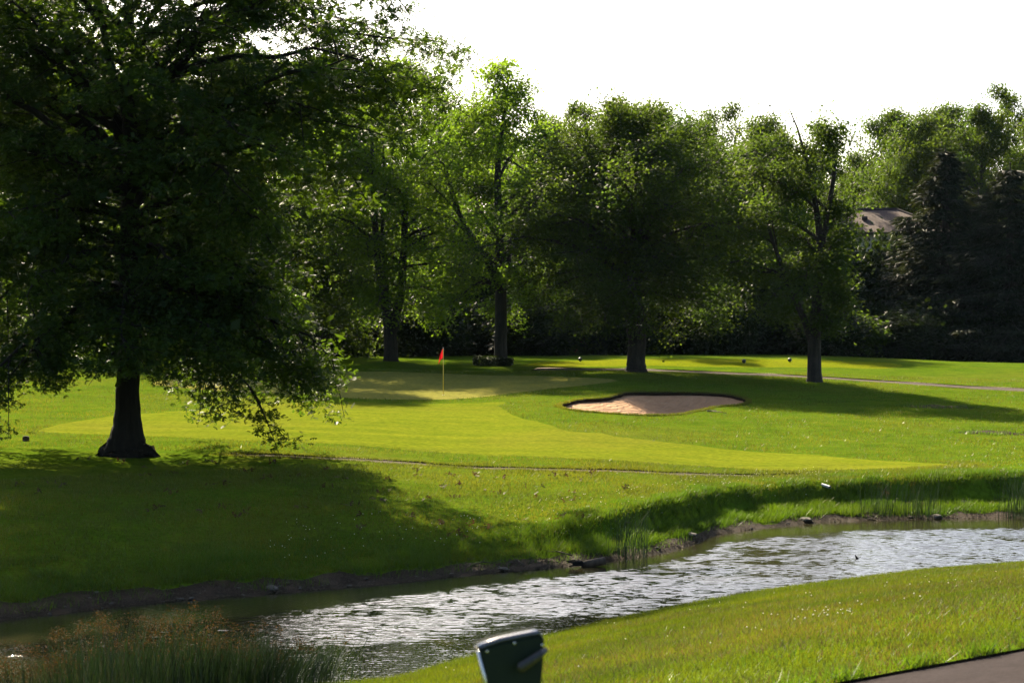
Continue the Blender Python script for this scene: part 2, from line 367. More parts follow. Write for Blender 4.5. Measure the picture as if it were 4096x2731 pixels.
def sand_mat():
    m, nt, out = mat('bunker sand'); L = nt.links.new
    v = mapping(nt); n = noise(nt, 1.2, 5, .65, v); n2 = noise(nt, 12, 4, .7, v)
    vr = mapping(nt, (1, 1, 1), (0, 0, R_(35))); wv = N(nt, 'ShaderNodeTexWave'); wv.inputs['Scale'].default_value = 1.1; wv.inputs['Distortion'].default_value = 9; wv.inputs['Detail'].default_value = 3; wv.inputs['Detail Scale'].default_value = 1.5
    L(vr, wv.inputs['Vector'])
    col = ramp(nt, n.outputs[0], [(.3, (.27, .150, .078)), (.7, (.36, .21, .115))]).outputs[0]
    col = mix(nt, .6, col, ramp(nt, n2.outputs[0], [(.3, (.75, .74, .72)), (.7, (1.12, 1.1, 1.08))]).outputs[0], 'MULTIPLY')
    p = N(nt, 'ShaderNodeBsdfPrincipled'); p.inputs['Roughness'].default_value = .95; p.inputs['Specular IOR Level'].default_value = .1
    L(col, p.inputs['Base Color'])
    ad = N(nt, 'ShaderNodeMath', operation='ADD'); L(wv.outputs[1], ad.inputs[0]); L(n2.outputs[0], ad.inputs[1])
    L(bump(nt, ad.outputs[0], .035, .9), p.inputs['Normal']); L(p.outputs[0], out.inputs[0]); return m
def soil_mat(name, c1, c2, bd=.08, rough=.85, spec=.03, sc=3.0):
    m, nt, out = mat(name); L = nt.links.new
    v = mapping(nt); n = noise(nt, sc, 6, .72, v, .3); n2 = noise(nt, sc * 6, 4, .7, v)
    col = ramp(nt, n.outputs[0], [(.3, kk(c1)), (.68, kk(c2))]).outputs[0]
    col = mix(nt, .7, col, ramp(nt, n2.outputs[0], [(.3, (.6, .6, .6)), (.7, (1.3, 1.28, 1.25))]).outputs[0], 'MULTIPLY')
    p = N(nt, 'ShaderNodeBsdfPrincipled'); p.inputs['Roughness'].default_value = rough; p.inputs['Specular IOR Level'].default_value = spec
    L(col, p.inputs['Base Color']); ad = N(nt, 'ShaderNodeMath', operation='ADD'); L(n.outputs[0], ad.inputs[0]); L(n2.outputs[0], ad.inputs[1])
    L(bump(nt, ad.outputs[0], bd, 1.0), p.inputs['Normal']); L(p.outputs[0], out.inputs[0]); return m
M['sand'] = sand_mat()
M['mud'] = soil_mat('pond mud', (.024, .015, .008), (.066, .042, .024), rough=.8, spec=.06)
M['soil'] = soil_mat('bare soil', (.025, .018, .012), (.06, .042, .028))
M['asphalt'] = soil_mat('asphalt path', (.034, .027, .028), (.050, .040, .042), bd=.006, rough=.95, spec=.02, sc=5.0)
M['gravel_path'] = soil_mat('gravel path', (.075, .062, .05), (.15, .125, .10), bd=.03, rough=.95, spec=.02, sc=2.5)
LIP = .11
sand = tag(link('bunker_sand', zone_mesh('bunker_sand', 0, lambda x, y: -LIP - .55 * sm(edge_dist(BUNK, x, y) / 2.6) * sm((y - 75.5) / 5)), M['sand']), kind='structure')
# the cut turf edge round the sand, a little wall of soil with an overhanging sod
P = BUNK; n = len(P); zb = h(P[:, 0], P[:, 1])
dirc = np.gradient(np.concatenate([P[-1:], P, P[:1]]), axis=0)[1:-1]; dirc /= np.linalg.norm(dirc, axis=1)[:, None] + 1e-9
nrm = np.stack([-dirc[:, 1], dirc[:, 0]], 1); nrm *= np.sign(((BUNK.mean(0) - P) * nrm).sum(1).mean())
a = np.column_stack([P, zb + .02]); b = np.column_stack([P + nrm * .10, zb + .01 + rng.uniform(-.015, .01, n)]); c = np.column_stack([P + nrm * .09, zb - .08 + rng.uniform(-.02, .02, n)]); d = np.column_stack([P - nrm * .02, zb - LIP - .04])
Vv = np.concatenate([a, b, c, d]); q = []
for r in range(3):
    for k in range(n): q.append((r * n + k, r * n + (k + 1) % n, (r + 1) * n + (k + 1) % n, (r + 1) * n + k))
tag(link('bunker_edge', mesh_from('bunker_edge', Vv, np.array(q), False, nper=4), M['soil']), kind='structure')
tag(link('mud_bank', zone_mesh('mud_bank', 7, lambda x, y: .045 * np.sin(x * 7 + 2 * np.sin(y * 5)) * np.sin(y * 6.1) * sm(edge_dist(MUD, x, y) / .4)), M['mud']), kind='structure')
def path_obj(name, k, P, m, drop):
    o = tag(link(name, zone_mesh(name, k, -drop), m), kind='structure')
    n = len(P); z = h(P[:, 0], P[:, 1])
    Vv = np.concatenate([np.column_stack([P, z + .004]), np.column_stack([P, z - drop - .02])])
    q = [(i, (i + 1) % n, n + (i + 1) % n, n + i) for i in range(n)]
    e = link(name + '_edge', mesh_from(name + '_edge', Vv, np.array(q), False, nper=4), M['soil'], o)
    return o
path_obj('gravel_path', 4, PMID, M['gravel_path'], .03)
path_obj('cart_path', 5, PFAR, M['gravel_path'], .025)
path_obj('asphalt_path', 6, PNEAR, M['asphalt'], .015)

# ------------------------------------------------------------------ water
def water_mat():
    m, nt, out = mat('pond water'); L = nt.links.new
    v1 = mapping(nt, (1, .7, 1), (0, 0, R_(-25)))
    a = noise(nt, 16.0, 2, .5, v1, .3)
    p = N(nt, 'ShaderNodeBsdfPrincipled'); p.inputs['Base Color'].default_value = (.020, .018, .008, 1)
    p.inputs['Roughness'].default_value = .04; p.inputs['IOR'].default_value = 1.42; p.inputs['Specular IOR Level'].default_value = .5
    L(bump(nt, a.outputs[0], .004, 1.0), p.inputs['Normal']); L(p.outputs[0], out.inputs[0]); return m
def ruffle(x, y):
    dfar = -sfar(x, y); dnear = -snear(x, y)
    wd = np.interp(x, [-9, -2, 2, 4.5, 8, 14], [3.4, 1.5, .8, 1.1, 1.9, 2.2])
    pn = vnoise(x + 3 * y, y, .22, 31) * .6 + vnoise(x + y, y, .7, 32) * .4
    return np.clip(sm((dfar - wd * .8) / 1.0) * (.12 + .88 * sm((dnear - np.interp(x, [-6, -1, 2, 5], [4.4, 3.2, 1.2, .2])) / 1.6)) * (.6 + .6 * sm((pn - .25) / .3)), 0, 1.1)
rw = np.random.default_rng(77)
NW = 46; lam = np.exp(rw.uniform(math.log(.085), math.log(.19), NW)); wth = R_(-84) + rw.normal(0, .33, NW)
kx_, ky_ = np.cos(wth) * 2 * np.pi / lam, np.sin(wth) * 2 * np.pi / lam; wam = lam ** 1.0; wam *= .155 * math.sqrt(2) / math.sqrt(np.sum((wam * 2 * np.pi / lam) ** 2)); wph = rw.uniform(0, 6.28, NW)
def waves(x, y):
    z = np.zeros_like(x)
    for i in range(NW): z += wam[i] * np.sin(kx_[i] * x + ky_[i] * y + wph[i])
    return z
def water_patch(gx, gy, keepf, wv=True):
    X, Y = np.meshgrid(gx, gy); kp = keepf(X, Y); iv = np.arange(X.size).reshape(X.shape)
    qd = np.stack([iv[:-1, :-1], iv[:-1, 1:], iv[1:, 1:], iv[1:, :-1]], -1).reshape(-1, 4); qd = qd[kp.ravel()[qd].all(1)]
    u, inv = np.unique(qd, return_inverse=True); x, y = X.ravel()[u], Y.ravel()[u]
    return np.column_stack([x, y, waves(x, y) * ruffle(x, y) if wv else 0 * x]), inv.reshape(-1, 4)
inpond = lambda X, Y: (sfar(X, Y) < .9) & (snear(X, Y) < 1.2)
Va, qa = water_patch(np.linspace(-9.6, 15.6, 253), np.linspace(20.4, 54.6, 1901), lambda X, Y: inpond(X, Y))
Vb, qb = water_patch(np.arange(-45.6, 60.1, .6), np.arange(2.4, 74.1, .6), lambda X, Y: (sfar(X, Y) < 2.5) & (snear(X, Y) < 2.5), False)
cb = Vb[qb].mean(1); qb = qb[~((cb[:, 0] > -9.6) & (cb[:, 0] < 15.6) & (cb[:, 1] > 20.4) & (cb[:, 1] < 54.6))]
wm = mesh_from('pond_water', np.concatenate([Va, Vb]), np.concatenate([qa, qb + len(Va)]), True, nper=4)
M['water'] = water_mat()
tag(link('pond_water', wm, M['water']), kind='structure')

# ------------------------------------------------------------------ tree builder
def tube_np(pts, rad, n):
    pts = np.asarray(pts, float); rad = np.asarray(rad, float); m = len(pts)
    d = np.gradient(pts, axis=0); d /= np.linalg.norm(d, axis=1)[:, None] + 1e-9
    ref = np.where(np.abs(d[:, 2:3]) < .9, np.array([[0.1, 0.2, 1.0]]), np.array([[1.0, .15, 0]]))
    a = np.cross(d, ref); a /= np.linalg.norm(a, axis=1)[:, None] + 1e-9; b = np.cross(d, a)
    th = np.arange(n) * 2 * np.pi / n
    V = pts[:, None, :] + rad[:, None, None] * (a[:, None, :] * np.cos(th)[None, :, None] + b[:, None, :] * np.sin(th)[None, :, None])
    k = np.arange(n); k2 = (k + 1) % n
    q = np.concatenate([np.stack([i * n + k, i * n + k2, (i + 1) * n + k2, (i + 1) * n + k], 1) for i in range(m - 1)])
    return V.reshape(-1, 3), q
class Wood:
    def __init__(s): s.V = []; s.Q = []; s.n = 0
    def add(s, pts, rad, n):
        V, q = tube_np(pts, rad, n); s.V.append(V); s.Q.append(q + s.n); s.n += len(V)
    def mesh(s, name): return mesh_from(name, np.concatenate(s.V), np.concatenate(s.Q), True, nper=4)
def bez(p0, p1, p2, n):
    t = np.linspace(0, 1, n)[:, None]; return (1 - t) ** 2 * p0 + 2 * t * (1 - t) * p1 + t * t * p2
# leaf outlines in the leaf plane (x along the leaf, y across), triangles
LEAF_OAK = (np.array([(0, 0), (.32, .10), (1.0, 0), (.32, -.10), (.30, .52), (.12, .04), (.30, -.52), (.12, -.04), (.78, .36), (.78, -.36), (.5, .06), (.5, -.06)]),
            np.array([(0, 3, 2), (0, 2, 1), (5, 8, 4), (7, 6, 9)]))
LEAF_RH = (np.array([(0, 0), (.5, .34), (1, 0), (.5, -.34)]), np.array([(0, 3, 2), (0, 2, 1)]))
LEAF_TRI = (np.array([(0, .3), (0, -.3), (1, 0)]), np.array([(0, 1, 2)]))
def leaves_mesh(name, cen, size, shape, r, tint, droop=.35, flat=.6, smin=.6):
    n = len(cen); P, T = shape
    az = r.uniform(0, 2 * np.pi, n); dirv = np.stack([np.cos(az), np.sin(az), r.normal(-droop, .45, n)], 1); dirv /= np.linalg.norm(dirv, axis=1)[:, None]
    up = r.normal(size=(n, 3)) * flat + np.array([0, 0, 1.0]); sd_ = np.cross(up, dirv); sd_ /= np.linalg.norm(sd_, axis=1)[:, None] + 1e-9
    s = size * r.uniform(smin, 1.35, n)
    V = cen[:, None, :] + s[:, None, None] * (P[None, :, 0:1] * dirv[:, None, :] + P[None, :, 1:2] * sd_[:, None, :])
    k = len(P); T_ = (np.arange(n)[:, None, None] * k + T[None]).reshape(-1, 3)
    return mesh_from(name, V.reshape(-1, 3), T_, False, np.repeat(tint, len(T)))
def grow(seed, H, prof, n_prim, z0, trunk, droop, n_sec, clumps, per, csz, lsz, shape, stems=None, gap=.0, sec_len=.38, ztop=None, rise=(.1, .9), asym=None, skip=None, prim_r=.22, fl=.6, lump=.22, inner=0, isz=.4, fpow=.88, roots=0.0, extra=()):
    """deciduous tree -> (trunk mesh, branches mesh, crown mesh) round (0,0,0)
    prof: list of (height, radius) of the crown; trunk: list of (x, y, z, r); droop(f): tip fall for a branch at relative height f"""
    r = np.random.default_rng(seed); W = Wood(); B = Wood()
    pz, pr = np.array(prof).T
    stems = stems or [trunk]
    for s in stems:
        s = np.array(s, float); t = np.linspace(0, 1, len(s)); tt = np.linspace(0, 1, max(len(s) * 3, 14))
        tt = np.sort(np.concatenate([tt, [.004, .01, .02, .035, .055, .08]]))
        q = np.stack([np.interp(tt, t, s[:, k]) for k in range(4)], 1)
        q[1:-1, :2] += r.normal(scale=.03, size=(len(q) - 2, 2)) * q[1:-1, 3:4]
        W.add(q[:, :3], q[:, 3], 14 if not roots else 40)
        if roots:
            V_ = W.V[-1]; th_ = np.arctan2(V_[:, 1], V_[:, 0]); rr_ = np.hypot(V_[:, 0], V_[:, 1]); zz_ = np.maximum(V_[:, 2], 0)
            k_ = 1 + roots * np.exp(-zz_ / .3) * (np.cos(5 * th_ + .6) + .5 * np.cos(8 * th_ + 2)) + .035 * np.cos(13 * th_ + zz_ * 1.1) + .02 * np.cos(21 * th_ - zz_ * 1.7)
            lo_ = V_[:, 2] < 6; V_[lo_, 0] *= k_[lo_]; V_[lo_, 1] *= k_[lo_]
    cents = []; tints = []; ph = r.uniform(0, 6.28, 2); core = []
    ga = r.uniform(0, 6.28)
    for i in range(n_prim + len(extra)):
        f = (i + r.uniform(-.3, .3)) / max(1, n_prim - 1); f = min(max(f, 0), 1)
        s = np.array(stems[i % len(stems)], float)
        ha = z0 + (ztop or H * .9 - z0) * f ** .9 if ztop is None else z0 + (ztop - z0) * f
        ha = min(ha, s[-1, 2] * .985)
        p0 = np.array([np.interp(ha, s[:, 2], s[:, k]) for k in range(3)]); tr = np.interp(ha, s[:, 2], s[:, 3])
        ga += 2.4 + r.uniform(-.45, .45); az = ga
        if skip is not None and skip(az, f, r): continue
        zt = pz[0] + (H - pz[0]) * f ** fpow + r.normal(0, .25)
        zt = min(zt, H)
        R = np.interp(zt, pz, pr) * r.uniform(.80, 1.08) * (1 + lump * (math.sin(2 * az + ph[0] + zt * .9) * .5 + math.sin(3 * az + ph[1] - zt * .7) * .5))
        rs = rise[0] + (rise[1] - rise[0]) * f
        ha = min(max(zt - R * rs + droop(f), z0), s[-1, 2] * .985)
        p0 = np.array([np.interp(ha, s[:, 2], s[:, k]) for k in range(3)]); tr = np.interp(ha, s[:, 2], s[:, 3])
        if asym is not None: R *= asym(az, zt)
        R = max(R, .5)
        if i >= n_prim:
            az, ha, R, zt = extra[i - n_prim]; f = .2; p0 = np.array([np.interp(ha, s[:, 2], s[:, k]) for k in range(3)]); tr = np.interp(ha, s[:, 2], s[:, 3])
        tip = np.array([s[0, 0] * 0 + p0[0] * .6 + math.cos(az) * R, p0[1] * .6 + math.sin(az) * R, zt])
        L = np.linalg.norm(tip - p0)
        mid = p0 * .55 + tip * .45 + np.array([0, 0, L * (.16 + .1 * (droop(f) > .5))])
        path = bez(p0, mid, tip, 8)
        path[1:] += r.normal(scale=.05 * L ** .5, size=(7, 3)) * np.linspace(.3, 1, 7)[:, None]
        rb = min(tr * .62, .03 + L * prim_r * .07); B.add(path, np.linspace(rb, .012, 8), 6)
        core.append(path[2:7])
        for j in range(n_sec):
            t = .22 + .78 * (j + r.uniform(0, .8)) / n_sec; t = min(t, 1)
            if r.random() < gap: continue
            k = t * 7; i0 = min(int(k), 6); q0 = path[i0] + (path[i0 + 1] - path[i0]) * (k - i0)
            dv = path[min(i0 + 1, 7)] - path[i0]; dv /= np.linalg.norm(dv) + 1e-9
            side = np.cross(dv, [0, 0, 1]); side /= np.linalg.norm(side) + 1e-9
            l2 = sec_len * L * (1.05 - .6 * t) * r.uniform(.6, 1.2) + .35
            d2 = side * (1 if j % 2 else -1) * r.uniform(.5, 1) + dv * r.uniform(.3, .9) + np.array([0, 0, r.normal(.12, .4) - .5 * droop(f) / max(L, 1) * 2])
            d2 /= np.linalg.norm(d2); q2 = q0 + d2 * l2 + np.array([0, 0, -.12 * l2 * (1 + droop(f))])
            sp = bez(q0, (q0 + q2) / 2 + np.array([0, 0, .1 * l2]), q2, 4)
            B.add(sp, np.linspace(.028, .007, 4), 3)
            tn = np.clip(r.normal(.45, .22), 0, 1)
            for c in range(clumps):
                u_ = .25 + .75 * (c + r.random()) / clumps; k = u_ * 3; i1 = min(int(k), 2)
                cents.append(sp[i1] + (sp[i1 + 1] - sp[i1]) * (k - i1) + r.normal(scale=.12, size=3)); tints.append(np.clip(tn + r.normal(0, .1), 0, 1))
    cents = np.array(cents); tints = np.array(tints)
    m = np.maximum(3, (per * r.uniform(.55, 1.45, len(cents)))).astype(int)
    cc = np.repeat(cents, m, 0) + r.normal(size=(m.sum(), 3)) * np.array([csz, csz, csz * fl])
    tt = np.clip(np.repeat(tints, m) + r.normal(0, .15, m.sum()), 0, 1)
    cc[:, 2] = np.maximum(cc[:, 2], .15)
    ml = leaves_mesh('crown', cc, lsz, shape, r, tt)
    if inner:
        c0 = np.concatenate(core); c0 = c0[r.integers(0, len(c0), inner)] + r.normal(scale=.45, size=(inner, 3)); c0 = c0[c0[:, 2] > pz[0] + .4]
        mi = leaves_mesh('inner_sun_block', c0, isz, LEAF_RH, r, np.full(len(c0), .3))  # oversized leaf cards added inside the crown to block the sun
        return W.mesh('trunk'), B.mesh('branches'), ml, mi
    return W.mesh('trunk'), B.mesh('branches'), ml
def put_tree(name, label, meshes, x, y, bark, leaf, rotz=0.0, scale=1.0, zs=None, group=None, cat='tree', dz=-.06):
    t = thing(name, label, cat, (x, y, hz(x, y) + dz), rotz, group); t.scale = (scale, scale, zs or scale)
    tr = link('trunk', meshes[0], bark, t); link('branches', meshes[1], bark, t); cr = link('crown', meshes[2], leaf, t)
    if len(meshes) > 3: link('inner_sun_block', meshes[3], leaf, cr)
    return t

# --- the big oak on the far bank of the pond
oak_prof = [(2.1, 5.2), (3, 5.2), (4, 4.8), (6, 5.0), (8, 6.3), (10, 7.4), (12, 7.9), (13.5, 7.4), (15, 5.8), (16.2, 2.4)]
oak_trunk = [(0, 0, -.3, .95), (0, 0, 0, .76), (0, 0, .22, .62), (0, 0, .5, .50), (.01, 0, .9, .405), (.02, 0, 1.4, .345), (.03, 0, 2.2, .315), (.05, 0, 4, .29), (.1, .05, 8, .24), (.05, .1, 12, .16), (0, 0, 15.9, .03)]
def oak_asym(az, z):
    a = math.atan2(math.sin(az), math.cos(az))
    return 1.0 + (.05 * math.cos(a) if z > 8 else 0) + (.04 if z < 7 and math.cos(a) < -.3 else 0)
oak_boughs = [(-.05, 4.3, 5.5, 2.2), (-.55, 4.0, 4.9, 1.5), (.5, 4.4, 5.2, 2.4), (.15, 5.0, 4.4, 2.6), (3.1, 4.2, 5.0, 2.0), (3.7, 4.0, 4.6, 1.9), (2.5, 4.6, 5.2, 2.2), (-1.3, 4.6, 4.2, 3.0), (-2.1, 4.4, 4.4, 2.6), (-.3, 10.0, 8.2, 10.4), (.05, 10.8, 8.3, 11.6), (.3, 9.2, 8.0, 9.6), (-.15, 11.5, 7.8, 12.8), (.4, 11.5, 7.4, 12.4), (-.5, 8.5, 7.4, 9.0), (-.1, 7.6, 6.4, 8.0), (3.1, 11.0, 7.6, 12.0), (2.7, 10.0, 7.8, 11.0), (3.5, 12.0, 7.0, 13.2), (3.3, 9.0, 7.4, 10.0), (-2.0, 11.5, 5.5, 12.6), (-2.6, 10.5, 6.5, 11.6)]
oak_m = grow(11, 16.2, oak_prof, 76, 3.0, oak_trunk, lambda f: 1.9 * (1 - f) ** 1.5, 15, 4, 38, .26, .165, LEAF_OAK, rise=(-.05, .75), asym=oak_asym, gap=.21, sec_len=.38, fl=.5, lump=.12, inner=4000, isz=.34, fpow=.95, roots=.13, extra=oak_boughs)
ox, oy = -10.85, 56.1
oak = put_tree('oak_tree', 'big dark spreading oak with flared trunk beside the pond', oak_m, ox, oy, M['bark_oak'], M['leaf_oak'])

# --- four specimen trees between the green and the tee
def nodroop(f): return .8 * (1 - f) ** 2
t1_prof = [(2.2, 3.6), (4, 5.0), (7, 5.6), (10, 5.6), (13, 5.0), (15, 3.8), (17, 2.0)]
t1_m = grow(21, 17.0, t1_prof, 44, 3.2, None, nodroop, 9, 4, 34, .44, .175, LEAF_RH, gap=.14, rise=(.0, .9), stems=[
    [(0, 0, -.3, .52), (0, 0, 0, .46), (0, 0, .6, .4), (-.05, 0, 2.0, .36), (-.35, 0, 3.4, .27), (-.8, .1, 6, .21), (-1.0, .2, 10, .15), (-1.2, .1, 15.5, .03)],
    [(0, 0, 1.6, .3), (.25, .1, 2.6, .27), (.6, .1, 4, .24), (.75, .1, 7, .2), (.9, .2, 11, .13), (1.2, 0, 16.5, .03)],
    [(0, .2, 1.6, .22), (-.3, .8, 4, .17), (-.6, 1.4, 8, .11), (-.5, 1.8, 13, .03)]])
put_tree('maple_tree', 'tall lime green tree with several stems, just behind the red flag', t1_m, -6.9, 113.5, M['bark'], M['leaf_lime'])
t2_prof = [(2.6, 3.6), (5, 5.0), (8, 5.8), (11, 5.5), (13, 4.9), (15.0, 3.5), (16.6, 1.6)]
t2_m = grow(33, 16.6, t2_prof, 34, 3.0, None, nodroop, 8, 4, 46, .40, .17, LEAF_RH, gap=.2, lump=.32, rise=(.05, 1.0), prim_r=.4, stems=[
    [(0, 0, -.3, .54), (0, 0, 0, .45), (0, 0, .5, .37), (0, 0, 2.5, .33), (.02, 0, 4.8, .30), (-.1, 0, 7.5, .25), (-.2, .2, 11, .16), (.5, .2, 16.3, .03)],
    [(0, 0, 4.4, .26), (.5, 0, 6.5, .23), (1.3, 0, 8.4, .18), (2.5, -.2, 9.9, .12), (3.2, -.2, 11.2, .05)],
    [(0, 0, 4.2, .24), (-.8, 0, 6.0, .2), (-1.9, .2, 7.6, .15), (-2.7, .3, 9.3, .08), (-3.0, .3, 11, .03)]])
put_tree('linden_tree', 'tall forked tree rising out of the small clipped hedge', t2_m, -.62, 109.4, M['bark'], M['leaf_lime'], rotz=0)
t3_prof = [(2.4, 3.8), (3.2, 5.6), (5.5, 6.9), (8, 7.0), (10, 6.4), (11.5, 5.2), (12.8, 3.6), (13.6, 1.6)]
t3_m = grow(45, 13.6, t3_prof, 78, 3.0, [(0, 0, -.3, .72), (0, 0, 0, .62), (0, 0, .25, .52), (0, 0, .7, .47), (.05, 0, 1.5, .46), (0, 0, 2.4, .5), (-.1, 0, 3.4, .4), (-.1, .1, 6, .28), (.1, 0, 10, .16), (0, 0, 13.2, .03)],
    lambda f: 1.2 * (1 - f) ** 1.6, 11, 4, 38, .40, .155, LEAF_RH, gap=.06, inner=2000, rise=(-.02, .85), sec_len=.42)
put_tree('round_maple_tree', 'broad dense round dark tree on a short thick trunk by the bunker', t3_m, 6.45, 103.4, M['bark'], M['leaf_mid'])
t4_prof = [(2.6, 1.4), (4, 2.6), (6, 3.4), (8.5, 3.3), (10.5, 2.6), (11.6, 1.6), (12.6, .9)]
t4_m = grow(58, 12.6, t4_prof, 32, 2.6, None, nodroop, 8, 4, 46, .38, .16, LEAF_RH, gap=.2, lump=.25, asym=lambda az, z: (1 - .42 * math.cos(az)) * (.6 if math.cos(az) > .2 and 5.5 < z < 9.6 else 1),  rise=(.1, .95), prim_r=.35, stems=[
    [(0, 0, -.3, .52), (0, 0, 0, .44), (0, 0, .3, .36), (-.02, 0, 1, .33), (0, 0, 2.4, .31), (.1, 0, 4, .25), (.3, 0, 6.3, .2), (.15, 0, 8, .15), (-.2, 0, 10, .1), (-.8, 0, 12.2, .05), (-1.3, 0, 13.4, .015)],
    [(-.05, 0, 1.8, .2), (-.5, 0, 3.1, .17), (-1.3, 0, 4.8, .13), (-2.2, .1, 7.4, .08), (-2.5, .1, 9.5, .03)],
    [(.2, 0, 5.6, .15), (.5, 0, 7.5, .13), (.9, 0, 9.8, .11), (1.0, 0, 10.9, .08)]])
put_tree('ailing_maple_tree', 'thin crowned tree with bare dead branches at its top', t4_m, 14.62, 96.2, M['bark'], M['leaf_mid'])

# --- the wood behind: four shapes shared by many trees
wood_a = grow(71, 16, [(1, 3.2), (4, 4.8), (8, 5.4), (12, 4.4), (15, 2.4), (16, 1)], 40, 1.8, [(0, 0, -.3, .4), (0, 0, 2, .33), (.2, 0, 8, .22), (0, 0, 15.5, .03)], nodroop, 8, 3, 52, .52, .22, LEAF_RH, gap=.10, rise=(0, .85), lump=.28)
wood_b = grow(72, 17, [(1, 2.4), (5, 4.0), (9, 5.2), (13, 5.0), (16, 3.0), (17, 1.2)], 30, 2.4, [(0, 0, -.3, .4), (0, 0, 2, .33), (-.3, .1, 8, .22), (0, 0, 16.5, .03)], nodroop, 7, 3, 54, .50, .22, LEAF_RH, gap=.25, rise=(.2, 1.0), prim_r=.3, lump=.35)
wood_c = grow(73, 15, [(.6, 3.6), (3, 5.0), (7, 5.6), (11, 4.8), (13.5, 3.0), (15, 1.2)], 44, 1.2, [(0, 0, -.3, .4), (0, 0, 2, .33), (.1, .1, 8, .22), (0, 0, 14.5, .03)], nodroop, 8, 3, 46, .52, .22, LEAF_RH, gap=.08, rise=(0, .8), inner=2500, lump=.28)
def topz(me):
    a = np.empty(len(me.vertices) * 3, np.float32); me.vertices.foreach_get('co', a); return float(np.quantile(a[2::3], .9995))
WH = {'a': topz(wood_a[2]), 'b': topz(wood_b[2]), 'c': topz(wood_c[2])}
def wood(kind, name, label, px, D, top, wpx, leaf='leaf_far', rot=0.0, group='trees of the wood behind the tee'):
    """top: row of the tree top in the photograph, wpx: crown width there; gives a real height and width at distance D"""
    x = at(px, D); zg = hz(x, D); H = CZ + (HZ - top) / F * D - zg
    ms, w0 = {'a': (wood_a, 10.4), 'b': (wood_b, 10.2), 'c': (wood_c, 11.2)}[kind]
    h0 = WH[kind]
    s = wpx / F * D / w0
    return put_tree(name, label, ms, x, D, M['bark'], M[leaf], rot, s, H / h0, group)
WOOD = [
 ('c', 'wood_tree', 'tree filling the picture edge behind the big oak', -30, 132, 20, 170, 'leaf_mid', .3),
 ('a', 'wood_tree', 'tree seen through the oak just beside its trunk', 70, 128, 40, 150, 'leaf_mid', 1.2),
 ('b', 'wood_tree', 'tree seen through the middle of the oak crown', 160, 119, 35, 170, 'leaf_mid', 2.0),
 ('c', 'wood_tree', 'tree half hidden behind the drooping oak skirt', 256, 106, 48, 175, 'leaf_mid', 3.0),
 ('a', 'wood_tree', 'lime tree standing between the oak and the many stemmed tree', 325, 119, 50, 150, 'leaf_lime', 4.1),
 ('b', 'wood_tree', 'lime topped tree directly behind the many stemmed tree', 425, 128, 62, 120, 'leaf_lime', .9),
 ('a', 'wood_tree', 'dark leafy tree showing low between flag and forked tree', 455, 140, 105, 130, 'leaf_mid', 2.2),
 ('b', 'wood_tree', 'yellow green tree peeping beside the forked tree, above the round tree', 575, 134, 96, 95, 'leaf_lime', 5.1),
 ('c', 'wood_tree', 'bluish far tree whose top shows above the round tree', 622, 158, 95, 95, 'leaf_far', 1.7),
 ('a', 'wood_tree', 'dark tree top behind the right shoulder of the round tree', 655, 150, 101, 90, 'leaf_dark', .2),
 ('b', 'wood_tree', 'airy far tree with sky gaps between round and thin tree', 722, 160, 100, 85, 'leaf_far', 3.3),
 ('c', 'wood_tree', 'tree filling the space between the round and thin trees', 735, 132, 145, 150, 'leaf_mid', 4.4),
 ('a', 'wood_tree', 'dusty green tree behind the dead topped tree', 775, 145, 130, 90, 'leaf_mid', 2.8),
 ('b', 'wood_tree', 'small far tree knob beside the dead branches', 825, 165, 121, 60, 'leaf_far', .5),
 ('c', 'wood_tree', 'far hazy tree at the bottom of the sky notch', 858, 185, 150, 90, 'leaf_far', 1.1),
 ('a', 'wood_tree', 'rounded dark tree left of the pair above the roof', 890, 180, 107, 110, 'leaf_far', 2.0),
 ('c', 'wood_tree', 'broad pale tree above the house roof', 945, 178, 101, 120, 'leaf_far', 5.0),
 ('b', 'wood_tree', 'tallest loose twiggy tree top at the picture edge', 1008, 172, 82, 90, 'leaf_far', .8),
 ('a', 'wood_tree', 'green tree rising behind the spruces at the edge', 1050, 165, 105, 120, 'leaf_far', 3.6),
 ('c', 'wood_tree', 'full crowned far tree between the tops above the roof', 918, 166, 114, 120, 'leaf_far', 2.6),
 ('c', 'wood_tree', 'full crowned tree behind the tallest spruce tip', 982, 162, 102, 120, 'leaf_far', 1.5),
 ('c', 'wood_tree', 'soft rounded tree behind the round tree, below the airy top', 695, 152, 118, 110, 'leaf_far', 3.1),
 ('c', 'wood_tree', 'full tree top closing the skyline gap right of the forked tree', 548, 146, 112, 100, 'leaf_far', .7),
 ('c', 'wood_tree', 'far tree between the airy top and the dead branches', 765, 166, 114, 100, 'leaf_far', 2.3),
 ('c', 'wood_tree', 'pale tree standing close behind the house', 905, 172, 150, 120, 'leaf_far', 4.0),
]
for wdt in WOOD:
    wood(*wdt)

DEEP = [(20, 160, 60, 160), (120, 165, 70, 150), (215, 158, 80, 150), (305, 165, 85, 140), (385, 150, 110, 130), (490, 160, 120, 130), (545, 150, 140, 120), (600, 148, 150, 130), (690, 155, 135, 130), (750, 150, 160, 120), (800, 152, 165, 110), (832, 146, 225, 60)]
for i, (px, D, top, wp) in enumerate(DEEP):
    wood('ac'[i % 2], 'wood_tree', 'dim tree deep in the wood, lost in the shade behind the others', px, D, top, wp, 'leaf_dark', i * 1.3, 'dim trees deep in the wood')

